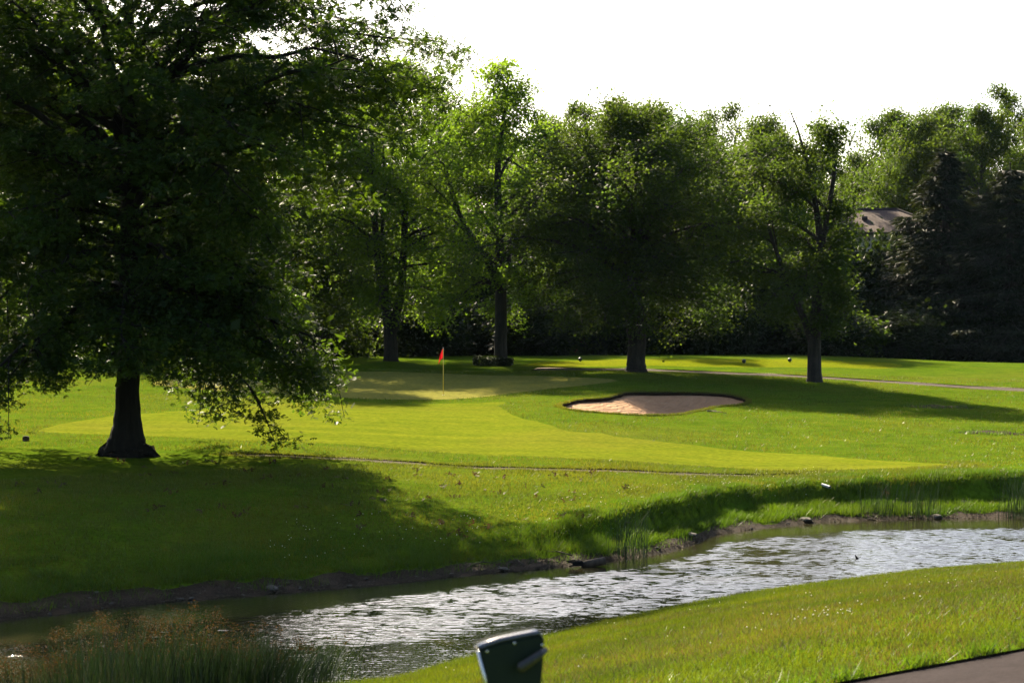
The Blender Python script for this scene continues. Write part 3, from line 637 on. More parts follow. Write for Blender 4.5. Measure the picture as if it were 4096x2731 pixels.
# --- spruces at the picture edge
def spruce(seed, H=14.0, Rb=3.6):
    r = np.random.default_rng(seed); W = Wood(); B = Wood(); cen = []; dr = []
    W.add(np.array([(0, 0, -.3), (0, 0, H * .5), (0, 0, H)]), [.3, .18, .02], 8)
    z = .5
    while z < H - .2:
        R = Rb * (1 - z / H) ** .85 + .15
        for k in range(8):
            az = r.uniform(0, 6.28); L = R * r.uniform(.7, 1.12)
            o = np.array([math.cos(az), math.sin(az), 0.])
            tip = np.array([0, 0, z]) + o * L + np.array([0, 0, -.22 * L + .08 * L * (z / H > .6)])
            p = bez(np.array([0, 0, z]), np.array([0, 0, z]) + o * L * .55 + np.array([0, 0, -.18 * L]), tip, 5)
            B.add(p, np.linspace(.03, .008, 5), 3)
            n = int(14 + 26 * L)
            t = r.uniform(.15, 1, n); q = np.stack([np.interp(t, np.linspace(0, 1, 5), p[:, c]) for c in range(3)], 1)
            side = np.array([-o[1], o[0], 0]); lat = r.normal(size=(n, 1)) * .22 * (1.15 - t[:, None]) * L
            q = q + side * lat + np.array([0, 0, -1]) * np.abs(r.normal(size=(n, 1))) * .10
            cen.append(q); dr.append(o * .7 + side * np.sign(lat) * .5 + np.array([0, 0, -.45]) + r.normal(size=(n, 3)) * .3)
        z += .30
    cen = np.concatenate(cen); dr = np.concatenate(dr); dr /= np.linalg.norm(dr, axis=1)[:, None]; n = len(cen)
    sdv = np.cross(dr, r.normal(size=(n, 3))); sdv /= np.linalg.norm(sdv, axis=1)[:, None]
    ln = r.uniform(.25, .5, (n, 1)); V = np.stack([cen + sdv * .055, cen - sdv * .055, cen + dr * ln], 1).reshape(-1, 3)
    return W.mesh('trunk'), B.mesh('branches'), mesh_from('crown', V, np.arange(3 * n).reshape(-1, 3), False, np.clip(r.normal(.45, .25, n), 0, 1))
sp_m = spruce(5, 14.0, 4.6); sp_n = spruce(6, 13.0, 5.0)
for (ms, h0, w0, px, D, top, wp, lab) in ((sp_m, 14.2, 7.6, 945, 134, 143, 185, 'dark spruce whose tip stands beside the house roof'), (sp_n, 13.2, 8.4, 1010, 130, 158, 205, 'broad dark spruce nearest the picture edge'), (sp_m, 14.2, 7.6, 1065, 136, 150, 150, 'dark spruce partly cut by the picture edge'), (sp_n, 13.2, 8.4, 978, 140, 185, 140, 'lower spruce squeezed between the two taller spruces')):
    x = at(px, D); H = CZ + (HZ - top) / F * D - hz(x, D); s_ = wp / F * D / w0
    put_tree('spruce_tree', lab, ms, x, D, M['bark'], M['needle'], px * .37, s_, H / h0, 'spruces beside the house')

# --- shrubs
def shrub(seed, Rx, Rz, n, lsz, stems=7):
    r = np.random.default_rng(seed); B = Wood()
    for k in range(stems):
        az = k * 6.28 / stems + r.uniform(-.3, .3)
        B.add(bez(np.array([0, 0, -.1]), np.array([math.cos(az) * Rx * .2, math.sin(az) * Rx * .2, Rz * .5]), np.array([math.cos(az) * Rx * .6, math.sin(az) * Rx * .6, Rz * .85]), 5), np.linspace(.04, .01, 5), 4)
    nc = n // 40; d = r.normal(size=(nc, 3)); d /= np.linalg.norm(d, axis=1)[:, None]
    c = d * (r.uniform(.35, 1.0, (nc, 1)) ** .6) * np.array([Rx, Rx, Rz * .55]) * r.uniform(.85, 1.1, (nc, 1)) + np.array([0, 0, Rz * .5])
    c = c[c[:, 2] > .05]
    cc = np.repeat(c, 40, 0) + r.normal(size=(len(c) * 40, 3)) * np.array([.26, .26, .18]) * Rx / 2
    cc = cc[cc[:, 2] > .02]
    tt = np.clip(np.repeat(r.normal(.45, .2, len(c)), 40)[:len(cc)] + r.normal(0, .12, len(cc)), 0, 1)
    return B.mesh('stems'), leaves_mesh('foliage', cc, lsz, LEAF_RH, r, tt)
sh = [shrub(81, 2.0, 3.4, 7000, .24), shrub(82, 2.4, 2.6, 7000, .24), shrub(83, 1.4, 1.8, 4000, .18)]
def put_shrub(name, label, ms, px, D, s, zs, leaf, rot, group=None, cat='shrub'):
    x = at(px, D); t = thing(name, label, cat, (x, D, hz(x, D) - .05), rot, group); t.scale = (s, s, zs)
    link('stems', ms[0], M['bark'], t); link('foliage', ms[1], M[leaf], t); return t
NEARBY = {322: 'just beyond the tip of the drooping oak bough', 358: 'left of the many stemmed trunk', 394: 'straight behind the many stemmed trunk', 430: 'behind the red flag', 466: 'above the left end of the clipped hedge', 502: 'straight behind the forked trunk', 538: 'just right of the forked trunk', 574: 'above the tee marker near the forked trunk',
  610: 'left of the short thick trunk', 646: 'straight behind the short thick trunk', 682: 'just right of the short thick trunk', 718: 'halfway between the thick and the thin trunk', 754: 'above the middle tee marker', 790: 'above the tee marker nearest the thin trunk', 826: 'straight behind the thin crowned trunk', 862: 'below the corner of the house roof', 898: 'at the foot of the spruce nearest the house', 934: 'under the tallest spruce', 970: 'between the feet of the two big spruces', 1006: 'at the foot of the spruce by the picture edge'}
for i, px in enumerate(range(-38, 1030, 36)):
    D = 127.5 + 5 * math.sin(i * 2.3) + (6 if px > 900 else 0)
    lab = 'dark shrub at the wood edge ' + NEARBY[px] if px in NEARBY else 'dark shrub at the wood edge screened by the big oak'
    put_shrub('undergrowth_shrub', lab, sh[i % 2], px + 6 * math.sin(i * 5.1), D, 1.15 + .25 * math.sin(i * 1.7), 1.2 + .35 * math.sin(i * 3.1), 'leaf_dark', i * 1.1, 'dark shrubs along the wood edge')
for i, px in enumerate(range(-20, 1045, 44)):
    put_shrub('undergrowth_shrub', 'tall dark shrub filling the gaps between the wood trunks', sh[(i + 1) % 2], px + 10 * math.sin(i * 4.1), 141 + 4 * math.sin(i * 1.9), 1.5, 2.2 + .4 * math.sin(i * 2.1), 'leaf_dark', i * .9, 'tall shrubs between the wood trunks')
put_shrub('pale_shrub', 'pale green rounded shrub beside the thick short trunk', sh[2], 598, 125, 1.25, 1.3, 'leaf_mid', .4)
put_shrub('garden_shrub', 'loose mid green shrub at the wood edge near the forked trunk', sh[2], 533, 125.5, 1.3, 1.2, 'leaf_mid', 1.9)
put_shrub('garden_shrub', 'rounded green shrub just right of the thin crowned trunk', sh[2], 855, 126, 1.6, 1.5, 'leaf_mid', 2.9)
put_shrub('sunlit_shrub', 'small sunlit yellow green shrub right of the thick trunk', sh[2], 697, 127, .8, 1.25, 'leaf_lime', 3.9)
put_shrub('roof_bush', 'sunlit yellow green bush top below the house roof', sh[1], 885, 141, 1.6, 3.1, 'leaf_lime', .9)
fs_ = put_shrub('flowering_shrub', 'small shrub with red blossoms between forked and thick trunks', sh[2], 583, 124.5, .62, .85, 'leaf_mid', 1.3)
M['blossom'] = leaf_mat('red blossom', (.30, .02, .03), (.42, .05, .06), (.35, .02, .03), .3, .7, .1)
rb_ = np.random.default_rng(8); cb_ = rb_.normal(size=(60, 3)); cb_ /= np.linalg.norm(cb_, axis=1)[:, None]; cb_ = cb_ * np.array([1.35, 1.35, .95]) + np.array([0, 0, .95])
link('blossoms', leaves_mesh('blossoms', cb_[cb_[:, 2] > .3], .16, LEAF_RH, rb_, np.full((cb_[:, 2] > .3).sum(), .5)), M['blossom'], fs_)['kind'] = 'stuff'
put_shrub('roof_bush', 'dark bush covering the lower corner of the house', sh[0], 850, 139, 1.5, 1.9, 'leaf_mid', 2.9)

# ------------------------------------------------------------------ house
def shingle_mat():
    m, nt, out = mat('roof shingle'); L = nt.links.new
    tc = N(nt, 'ShaderNodeTexCoord'); mp = N(nt, 'ShaderNodeMapping'); mp.inputs['Scale'].default_value = (1, 1, 1); L(tc.outputs['UV'], mp.inputs[0])
    br = N(nt, 'ShaderNodeTexBrick'); br.inputs['Color1'].default_value = (.070, .044, .036, 1); br.inputs['Color2'].default_value = (.095, .061, .050, 1); br.inputs['Mortar'].default_value = (.045, .033, .03, 1)
    br.inputs['Scale'].default_value = 1.0; br.inputs['Brick Width'].default_value = .45; br.inputs['Row Height'].default_value = .22; br.inputs['Mortar Size'].default_value = .025
    L(mp.outputs[0], br.inputs['Vector'])
    p = N(nt, 'ShaderNodeBsdfPrincipled'); p.inputs['Roughness'].default_value = .9; p.inputs['Specular IOR Level'].default_value = .15
    L(br.outputs[0], p.inputs['Base Color']); L(bump(nt, br.outputs[1], .03, -1.0), p.inputs['Normal']); L(p.outputs[0], out.inputs[0]); return m
M['shingle'] = shingle_mat()
M['siding'] = simple_mat('house siding', (.36, .31, .26), (.42, .36, .30), 2.0, .8)
M['glass'] = simple_mat('window glass', (.03, .035, .04), (.05, .055, .06), 1.0, .08)
M['wood'] = bark_mat('weathered wood', (.05, .035, .025), (.12, .09, .065), 9.0, .02)
M['white_paint'] = simple_mat('white paint', (.62, .60, .56), (.7, .68, .64), 3.0, .6)
def poly_mesh(name, faces, uvs=None):
    V = [v for f in faces for v in f]; T = []; k = 0
    for f in faces: T.append(tuple(range(k, k + len(f)))); k += len(f)
    me = bpy.data.meshes.new(name); me.from_pydata(V, [], T)
    if uvs:
        ul = me.uv_layers.new(name='uv')
        for i, u in enumerate([u for f in uvs for u in f]): ul.data[i].uv = u
    me.update(); return me
def house(name, label, x, y, rz, Wd, Dp, wall, pitch):
    z = hz(x, y) - .2; t = thing(name, label, 'house', (x, y, z), rz)
    b = MB(); b.box((0, 0, wall / 2), (Wd, Dp, wall)); b.build('wall', M['siding'], t)
    e = .5; hw, hd = Wd / 2 + e, Dp / 2 + e; rise = hd * math.tan(pitch); hip = hw - hd * .85
    A_ = [(-hw, -hd, wall), (hw, -hd, wall), (hw, hd, wall), (-hw, hd, wall), (-hip, 0, wall + rise), (hip, 0, wall + rise)]
    def uvq(f):
        o = Vector(f[0]); ux = (Vector(f[1]) - o).normalized(); nn = ux.cross(Vector(f[2]) - o).normalized(); uy = nn.cross(ux)
        return [((Vector(p) - o).dot(ux), (Vector(p) - o).dot(uy)) for p in f]
    fs = [[A_[0], A_[1], A_[5], A_[4]], [A_[2], A_[3], A_[4], A_[5]], [A_[1], A_[2], A_[5]], [A_[3], A_[0], A_[4]]]
    rf = link('roof', poly_mesh('roof', fs, [uvq(f) for f in fs]), M['shingle'], t)
    b = MB(); b.tube([(-hip, 0, wall + rise + .02), (hip, 0, wall + rise + .02)], [.12, .12], 6); b.build('ridge_cap', M['shingle'], rf)
    for sx in (-1, 1):
        for sy in (-1, 1):
            b = MB(); b.tube([(sx * hip, 0, wall + rise + .02), (sx * hw, sy * hd, wall + .03)], [.10, .10], 6); b.build('hip_cap', M['shingle'], rf)
    for vx in (-.28 * Wd, -.10 * Wd):
        b = MB(); yv = -hd * .45; zv = wall + rise * .55
        b.box((vx, yv, zv + .12), (.45, .5, .28), bev=.04); b.build('roof_vent', M['shingle'], rf)
    b = MB(); b.box((0, -hd - .03, wall - .1), (Wd + 1.0, .06, .22)); b.build('fascia', M['wood'], t)
    for kx in (-.32, 0, .32):
        for zz in ((1.5, 4.6) if wall > 5 else (1.5,)):
            b = MB(); b.box((kx * Wd, -Dp / 2 - .03, zz), (1.3, .08, 1.5)); wn_ = b.build('window', M['white_paint'], t)
            for px_ in (-.31, .31):
                b = MB(); b.box((kx * Wd + px_, -Dp / 2 - .075, zz), (.54, .02, 1.3)); b.build('pane', M['glass'], wn_)
    return t
hx, hy = at(877, 158), 158.0
house('house', 'house with brown shingled hip roof between the trees and spruces', hx, hy, R_(-8), 10.6, 9.0, 12.75 - hz(hx, hy), R_(22))
house('brick_house', 'house mostly hidden behind the many stemmed and forked trees', at(440, 150), 150, R_(6), 13, 8, 6.6, R_(24))

# ------------------------------------------------------------------ flagstick, tee markers, hedge, rake, block
M['yellow_pole'] = simple_mat('yellow pole', (.50, .36, .03), (.58, .42, .04), 4.0, .4)
M['red_cloth'] = leaf_mat('red flag cloth', (.45, .01, .02), (.50, .012, .025), (.55, .012, .02), .45, .8, .1)
M['white_metal'] = simple_mat('white metal', (.40, .40, .38), (.46, .46, .44), 4.0, .4)
M['black'] = simple_mat('black plastic', (.008, .008, .009), (.013, .013, .014), 8.0, .55)
M['dark_marker'] = simple_mat('dark marker paint', (.006, .012, .012), (.010, .018, .018), 8.0, .5)
fx, fy = -3.01, 87.2; fz = hz(fx, fy)
t = thing('flagstick', 'yellow flagstick with drooping red flag on the putting green', 'flagstick', (fx, fy, fz))
b = MB(); b.tube([(0, 0, -.15), (0, 0, 2.02)], [.016, .014], 10); b.build('pole', M['yellow_pole'], t, True)
b = MB(); b.tube([(0, 0, 2.02), (0, 0, 2.06), (0, 0, 2.085)], [.018, .018, .006], 10); b.build('pole_tip', M['white_metal'], t, True)
b = MB(); b.tube([(0, 0, .004), (0, 0, .010)], [.056, .056], 20); b.build('cup_rim', M['white_metal'], t, True)
nu, nv = 15, 12; Vf = []
for j in range(nv):
    v_ = j / (nv - 1)
    for i in range(nu):
        u_ = i / (nu - 1)
        xx = -.20 * u_ ** .9 * (.35 + .65 * v_ ** .6) - .015
        zz = 2.03 - .40 * v_ - .24 * u_ ** 1.2 * (.55 + .45 * v_) - .10 * (u_ > .5) * (u_ - .5) * v_
        yy = .045 * math.sin(u_ * 9.5 + v_ * 1.2) * (.25 + .75 * u_)
        Vf.append((xx, yy, zz))
q = [(j * nu + i, j * nu + i + 1, (j + 1) * nu + i + 1, (j + 1) * nu + i) for j in range(nv - 1) for i in range(nu - 1)]
fl_me = mesh_from('flag', np.array(Vf), np.array(q), True, np.full(len(q), .6), nper=4)
link('flag', fl_me, M['red_cloth'], t)

def sphere_me(name, R, seg=20, rg=12, sq=(1, 1, 1)):
    bm = bmesh.new(); bmesh.ops.create_uvsphere(bm, u_segments=seg, v_segments=rg, radius=R)
    bmesh.ops.scale(bm, vec=sq, verts=bm.verts); me = bpy.data.meshes.new(name); bm.to_mesh(me); bm.free()
    me.polygons.foreach_set('use_smooth', np.ones(len(me.polygons), dtype=bool)); return me
ball = sphere_me('marker_ball', .115)
for (mx, my, lab) in ((3.86, 112.6, 'dark ball tee marker between the forked and thick trunks'), (12.95, 111.2, 'dark ball tee marker midway between the thick and thin trunks'), (15.65, 112.2, 'dark ball tee marker close to the thin tree trunk')):
    t = thing('tee_marker', lab, 'tee marker', (mx, my, hz(mx, my)), 0, 'ball markers on the tee')
    link('ball', ball, M['dark_marker'], t, (0, 0, .13))
    b = MB(); b.tube([(0, 0, -.1), (0, 0, .06)], [.012, .016], 8); b.build('spike', M['black'], t, True)

r = np.random.default_rng(91)
t = thing('clipped_hedge', 'low clipped dark hedge wrapped round the forked tree trunk', 'hedge', (-.62 - .42, 109.5, hz(-.6, 109.5) - .03))
n = 9000; c = r.uniform(-1, 1, (n, 3)); ax = np.argmax(np.abs(c), 1); c[np.arange(n), ax] = np.sign(c[np.arange(n), ax]) * r.uniform(.82, 1.0, n)
c = np.sign(c) * np.abs(c) ** 1.0; cc = c * np.array([1.06, .85, .25]) + np.array([0, 0, .27]) + r.normal(scale=.02, size=(n, 3)); cc[:, 2] += .05 * np.sin(cc[:, 0] * 5)
keep_ = (np.hypot(cc[:, 0] - .42, cc[:, 1] + .1) > .62) & (cc[:, 2] > .02)
link('foliage', leaves_mesh('foliage', cc[keep_], .085, LEAF_RH, r, np.clip(r.normal(.5, .2, keep_.sum()), 0, 1)), M['leaf_dark'], t)
b = MB()
for kx in np.linspace(-.9, .9, 9):
    for ky in (-.62, .62):
        b.tube([(kx, ky, -.05), (kx + .04, ky + .03, .2), (kx - .05, ky, .42)], [.018, .012, .006], 5)
b.build('stems', M['bark'], t)

t = thing('bunker_rake', 'dark bunker rake lying on the grass at the bunker edge', 'rake', (7.95, 79.3, hz(7.95, 79.3) + .03), R_(12))
b = MB(); b.box((0, 0, .03), (.40, .05, .05), bev=.01); b.build('head', M['black'], t)
for k in range(8):
    b = MB(); b.tube([(-.175 + k * .05, 0, .02), (-.175 + k * .05, -.01, -.05)], [.008, .005], 5); b.build('tine', M['black'], t)
b = MB(); b.tube([(0, 0, .03), (.08, -.7, .02), (.15, -1.4, .0)], [.014, .014, .014], 8); b.build('handle', M['wood'], t, True)
tx, ty = -14.75, 60.4
t = thing('marker_block', 'small squat wooden marker block on the grass left of the oak', 'marker', (tx, ty, hz(tx, ty)), R_(8))
b = MB(); b.box((0, 0, .05), (.20, .14, .20), bev=.03); b.build('block', M['wood'], t)
b = MB(); b.box((0, 0, .157), (.15, .10, .012), bev=.004); b.build('cap', M['wood'], t)

# ------------------------------------------------------------------ ball washer in the foreground
M['washer_green'] = simple_mat('washer green paint', (.002, .008, .0045), (.003, .010, .0055), 30.0, .6, 0, .2, 0, 0)
M['washer_lid'] = simple_mat('washer lid', (.02, .022, .03), (.026, .028, .038), 20.0, .16, 0, .6, 0, .8)
M['chrome'] = simple_mat('worn chrome', (.55, .54, .50), (.65, .64, .60), 25.0, .25, 1.0)
bx, by = -.012, 6.14; bz0 = hz(bx, by)
def wu(u, v): return ((450 + u * .05315 - 512) / F * 6.14 - bx, 5 - (620 + v * .05315 - HZ) / F * 6.14 - bz0)
t = thing('ball_washer', 'dark green golf ball washer on a post beside the path', 'ball washer', (bx, by, bz0), R_(10))
panel = [wu(*p) for p in ((545, 548), (760, 470), (960, 410), (1300, 350), (1560, 308), (1690, 290), (1745, 350), (1780, 430), (1778, 620), (1765, 820), (1735, 1200), (1650, 2500), (1560, 2640), (1120, 2640), (1010, 2500))]
def scl(P, k, o=(0, 0)):
    c_ = np.mean(P, 0); return [tuple(c_ + (np.array(p) - c_) * k + o) for p in P]
b = MB(); b.prism(panel, .004, .10); bd = b.build('body', M['washer_green'], t)
b = MB(); b.prism(scl(panel, .955), -.004, .004); pn = b.build('front_panel', M['washer_green'], t)
for (u_, v_) in ((690, 560), (1205, 420), (1735, 470), (1150, 2440), (1540, 2440), (1700, 1500), (900, 1600)):
    sx_, sz_ = wu(u_, v_); b = MB(); b.tube([(sx_, -.010, sz_), (sx_, -.003, sz_)], [.0035, .0045], 10); b.build('screw', M['chrome'], pn, True)
top_ = panel[:8]
def lid_strip(P, w0, w1, off):
    V = []; n = len(P)
    for (x_, z_) in P:
        for (yy, dz_) in ((w0, .0), (w0, off), (w1, off), (w1, 0)): V.append((x_, yy, z_ + dz_))
    q = [(4 * i + k, 4 * i + (k + 1) % 4, 4 * i + 4 + (k + 1) % 4, 4 * i + 4 + k) for i in range(n - 1) for k in range(4)]
    q += [(0, 1, 2, 3), (4 * n - 1, 4 * n - 2, 4 * n - 3, 4 * n - 4)]
    return mesh_from('lid', np.array(V), np.array(q), False, nper=4)
link('lid', lid_strip([(x_, z_ + .002) for x_, z_ in top_], .001, .103, .008), M['washer_lid'], t)
b = MB(); e0, e1 = wu(690, 330), wu(930, 395)
pl = [wu(*p) for p in ((905, 408), (960, 392), (1300, 334), (1340, 344), (965, 404))]
b.prism([(x_, z_ + .006) for x_, z_ in pl], .012, .088); b.build('lid_plate', M['chrome'], t)
l0, l1, l2 = wu(540, 560), wu(690, 1200), wu(1000, 2500)
b = MB(); b.tube([(l0[0], .01, l0[1]), (l1[0], .01, l1[1]), (l2[0], .01, l2[1])], [.006, .007, .007], 8); b.build('edge_trim', M['chrome'], t, True)
b = MB(); p0, p1, p2 = wu(1800, 560), wu(1660, 620), wu(1290, 850)
b.tube([(p0[0], -.012, p0[1]), (p1[0], -.035, p1[1]), (p2[0], -.045, p2[1]), (p2[0] - .008, -.045, p2[1] - .006)], [.009, .012, .017, .008], 12); b.build('handle', M['black'], t, True)
b = MB(); pz = wu(1340, 2600); b.tube([(pz[0], .05, pz[1] + .02), (pz[0], .05, -.15)], [.03, .03], 14); b.build('post', M['washer_green'], t, True)
b = MB(); b.tube([(pz[0], .05, -.02), (pz[0], .05, .03)], [.10, .07], 18); b.build('base', M['washer_green'], t, True)

# ------------------------------------------------------------------ stones, driftwood, pipe on the far bank
M['stone'] = soil_mat('grey stone', (.085, .074, .06), (.17, .15, .12), .03, .85, .2, 5.0)
M['stone_dark'] = soil_mat('wet stone', (.05, .040, .028), (.12, .095, .065), .03, .8, .05, 5.0)
def rock_me(seed, sq):
    r = np.random.default_rng(seed); bm = bmesh.new(); bmesh.ops.create_icosphere(bm, subdivisions=2, radius=.5)
    pl = r.normal(size=(7, 3)); pl /= np.linalg.norm(pl, axis=1)[:, None]
    for v in bm.verts:
        p = np.array(v.co)
        for k in range(7):
            dd = p @ pl[k] - .36; 
            if dd > 0: p = p - pl[k] * dd * .85
        v.co = Vector(p * np.array(sq) + r.normal(scale=.012, size=3))
    me = bpy.data.meshes.new('stone'); bm.to_mesh(me); bm.free(); return me
rocks = [rock_me(k, (1, .8, .6)) for k in range(5)]
for me in rocks: me.materials.append(M['stone'])
def shore_y(x): return float(np.interp(x, FS[:, 0], FS[:, 1]))
for (px, off, sz, lab) in ((272, .35, .42, 'largest pale boulder at the waterline below the oak'), (191, .1, .20, 'pale stone touching the shaded water left of the big boulder'), (180, .12, .17, 'smaller pale stone paired beside another at the shaded water'), (503, .2, .3, 'flat grey stone on the mud near the driftwood'), (690, .55, .45, 'grey slab half buried in grass at the pond bend'), (806, .25, .55, 'dark flat slab at the waterline under the tall bank'), (936, .15, .5, 'sloping pale slab at the foot of the tall bank'), (966, 1.2, .5, 'pale slab up in the shaded bank grass')):
    x = at(px, 38)
    for _ in range(20): x = at(px, shore_y(x) + off / .78)
    y_ = shore_y(x) + off / .78
    o = tag(link('stone', rocks[px % 5], None, None, (x, y_, hz(x, y_) + sz * .02), px * .7), lab, 'stone', 'stones on the far bank'); o.scale = (sz, sz * .8, sz * .5)
r = np.random.default_rng(17)
for k in range(70):
    x = r.uniform(-10, 1.5) if k < 52 else r.uniform(1.5, 15); off = abs(r.normal(.3, .3)); y_ = shore_y(x) + off / .78; sz = r.uniform(.05, .15)
    o = tag(link('stone', rocks[k % 5], None, None, (x, y_, hz(x, y_) + sz * .05), k * .9), 'fist sized stone scattered along the muddy waterline', 'stone', 'small stones along the waterline'); o.scale = (sz, sz, sz * .7)
# pebbles, uncountable
n = 5000; x = np.where(r.random(n) < .7, r.uniform(-12, 2, n), r.uniform(2, 16, n)); off = np.abs(r.normal(.25, .38, n)); yy = np.interp(x, FS[:, 0], FS[:, 1]) + off / .78
base = np.array([(1, 0, -.3), (-.5, .87, -.3), (-.5, -.87, -.3), (0, 0, .75)]); sz = r.uniform(.010, .035, n)
rot = r.uniform(0, 6.28, n); cs, sn_ = np.cos(rot), np.sin(rot)
bv = base[None] * sz[:, None, None] * r.uniform(.6, 1.4, (n, 1, 3)); V = np.stack([bv[..., 0] * cs[:, None] - bv[..., 1] * sn_[:, None] + x[:, None], bv[..., 0] * sn_[:, None] + bv[..., 1] * cs[:, None] + yy[:, None], bv[..., 2] + h(x, yy)[:, None] + .012], -1)
T = (np.arange(n)[:, None, None] * 4 + np.array([(0, 1, 3), (1, 2, 3), (2, 0, 3)])[None]).reshape(-1, 3)
tag(link('gravel', mesh_from('gravel', V.reshape(-1, 3), T), M['stone_dark']), 'dark pebbles strewn over the muddy waterline', 'gravel', kind='stuff')

x0, y0 = 1.62, 42.15
t = thing('driftwood', 'sawn log with tangled roots lying in the pond edge', 'log', (x0, y0, .0), R_(14))
b = MB(); b.tube([(-.15, 0, .05), (.05, 0, .07), (.22, -.01, .10), (.36, -.01, .12)], [.07, .085, .085, .085], 12); b.build('log', M['wood'], t, True)
for k in range(9):
    a_ = r.uniform(0, 6.28); b = MB(); L_ = r.uniform(.15, .42)
    b.tube([(-.1, 0, .05), (-.1 - L_ * .5, .1 * math.cos(a_), .06 + .08 * abs(math.sin(a_))), (-.1 - L_, .16 * math.cos(a_), .02 + .12 * r.random())], [.045, .03, .012], 6); b.build('root', M['bark_oak'], t, True)
for (px, off, L_, rz, lab) in ((486, .5, .7, .3, 'crooked bare root on the mud left of the driftwood'), (520, .35, .5, 1.9, 'pale twig at the waterline near the driftwood'), (556, .75, .8, 2.6, 'thin branch lying up the bank behind the driftwood'), (870, .3, .8, .2, 'thin twig among rushes under the tall bank')):
    x = at(px, 42)
    for _ in range(20): x = at(px, shore_y(x) + off / .78)
    y_ = shore_y(x) + off / .78
    t = tag(link('twig', None, loc=(x, y_, hz(x, y_) + .03), rotz=rz), lab, 'twig', 'twigs on the far bank')
    b = MB(); b.tube([(-L_ / 2, 0, .0), (-L_ * .1, .05, .07), (L_ * .2, -.03, .05), (L_ / 2, .04, .10)], [.018, .015, .011, .005], 6); b.build('stick', M['wood'], t, True)
    b = MB(); b.tube([(-L_ * .1, .05, .06), (L_ * .05, .14, .14)], [.009, .004], 5); b.build('side_shoot', M['wood'], t, True)
x_, y_ = 8.62, 54.2; 
t = thing('drain_pipe', 'short white drain pipe poking from the shaded bank', 'pipe', (x_, y_, hz(x_, y_) + .16), R_(35))
b = MB(); b.tube([(0, .25, .04), (0, -.06, -.012)], [.04, .04], 16, cap=False); b.build('tube', M['white_metal'], t, True)
b = MB(); b.tube([(0, .05, .008), (0, -.059, -.0115)], [.034, .034], 16); b.build('bore_shade', M['black'], t, True)  # solid black plug, stands in for the shade inside the pipe
x_, y_ = at(846, 45), 43.6
t = thing('water_snag', 'small dark snag sticking out of the bright water', 'snag', (x_, y_, -.05))
b = MB(); b.tube([(0, 0, -.2), (.01, 0, .06), (-.03, 0, .14)], [.035, .03, .008], 7); b.build('stub', M['bark_oak'], t, True)
b = MB(); b.tube([(0, 0, .06), (.10, 0, .09)], [.012, .004], 5); b.build('twig_end', M['bark_oak'], t, True)

# ------------------------------------------------------------------ grass, rushes, clover, fallen leaves
def blades(name, x, y, hgt, wid, lean, r, m, label, tint_mu=.5, z=None, tn=None):
    n = len(x); z = h(x, y) if z is None else z
    az = r.uniform(0, 2 * np.pi, n); la = r.uniform(0, 2 * np.pi, n)
    hh = hgt * r.uniform(.6, 1.3, n); ww = wid * r.uniform(.7, 1.3, n)
    dx, dy = np.cos(az) * ww, np.sin(az) * ww; l = hh * lean * np.abs(r.normal(.6, .5, n))
    b0 = np.stack([x - dx, y - dy, z - .008], 1); b1 = np.stack([x + dx, y + dy, z - .008], 1)
    tp = np.stack([x + np.cos(la) * l, y + np.sin(la) * l, z + hh], 1)
    V = np.stack([b0, b1, tp], 1).reshape(-1, 3)
    tt = np.clip((vnoise(x, y, .45, 3) * .7 + vnoise(x, y, 1.7, 4) * .5 - .1) + r.normal(tint_mu - .5, .18, n), 0, 1) if tn is None else tn
    return tag(link(name, mesh_from(name, V, np.arange(3 * n).reshape(-1, 3), False, tt), m), label, 'grass', kind='stuff')
r = np.random.default_rng(101)
# mown slope this side of the pond
n = 620000; y = 9.5 + 33 * r.random(n) ** .8; x = r.uniform(-1, 1, n) * (.275 * y + 1.2)
k = (snear(x, y) > -.75) & (snear(x, y) < 17) & ~inside(PNEAR, x, y); x, y = x[k], y[k]
pat = vnoise(x, y, .6, 5) * .6 + vnoise(x, y, 2.2, 6) * .4
hg = .028 + .035 * pat + .05 * sm((.8 - snear(x, y)) / 1.2)
dk = (vnoise(x, y * 2.2, .5, 21) * .6 + vnoise(x, y * 2.2, 1.6, 22) * .4 + .05 * np.clip(snear(x, y) - 4, 0, 6) > .62) & (r.random(len(x)) < .38) & (snear(x, y) > 1.5)
M['blade_straw'] = leaf_mat('dry straw blade', (.10, .085, .022), (.17, .14, .05), (.20, .16, .04), .4, .6, .1, .5)
blades('dry_grass', x[dk], y[dk], hg[dk], .0042, 1.0, r, M['blade_straw'], 'straw coloured dry patches in the slope this side of the pond')
x, y, hg = x[~dk], y[~dk], hg[~dk]
blades('near_bank_grass', x, y, hg, .0042, .9, r, M['blade'], 'mown grass on the slope this side of the pond')
xe = []; ye = []
for _ in range(110000):
    i = r.integers(0, len(PNEAR)); p = PNEAR[i] + r.normal(scale=.10, size=2); xe.append(p[0]); ye.append(p[1])
xe, ye = np.array(xe), np.array(ye); k = (ye > 9) & (ye < 20) & (np.abs(xe) < 8) & ~inside(PNEAR, xe, ye); xe, ye = xe[k], ye[k]
blades('path_edge_grass', xe, ye, .10, .005, 1.0, r, M['blade_bank'], 'longer bright grass fringing the asphalt path')
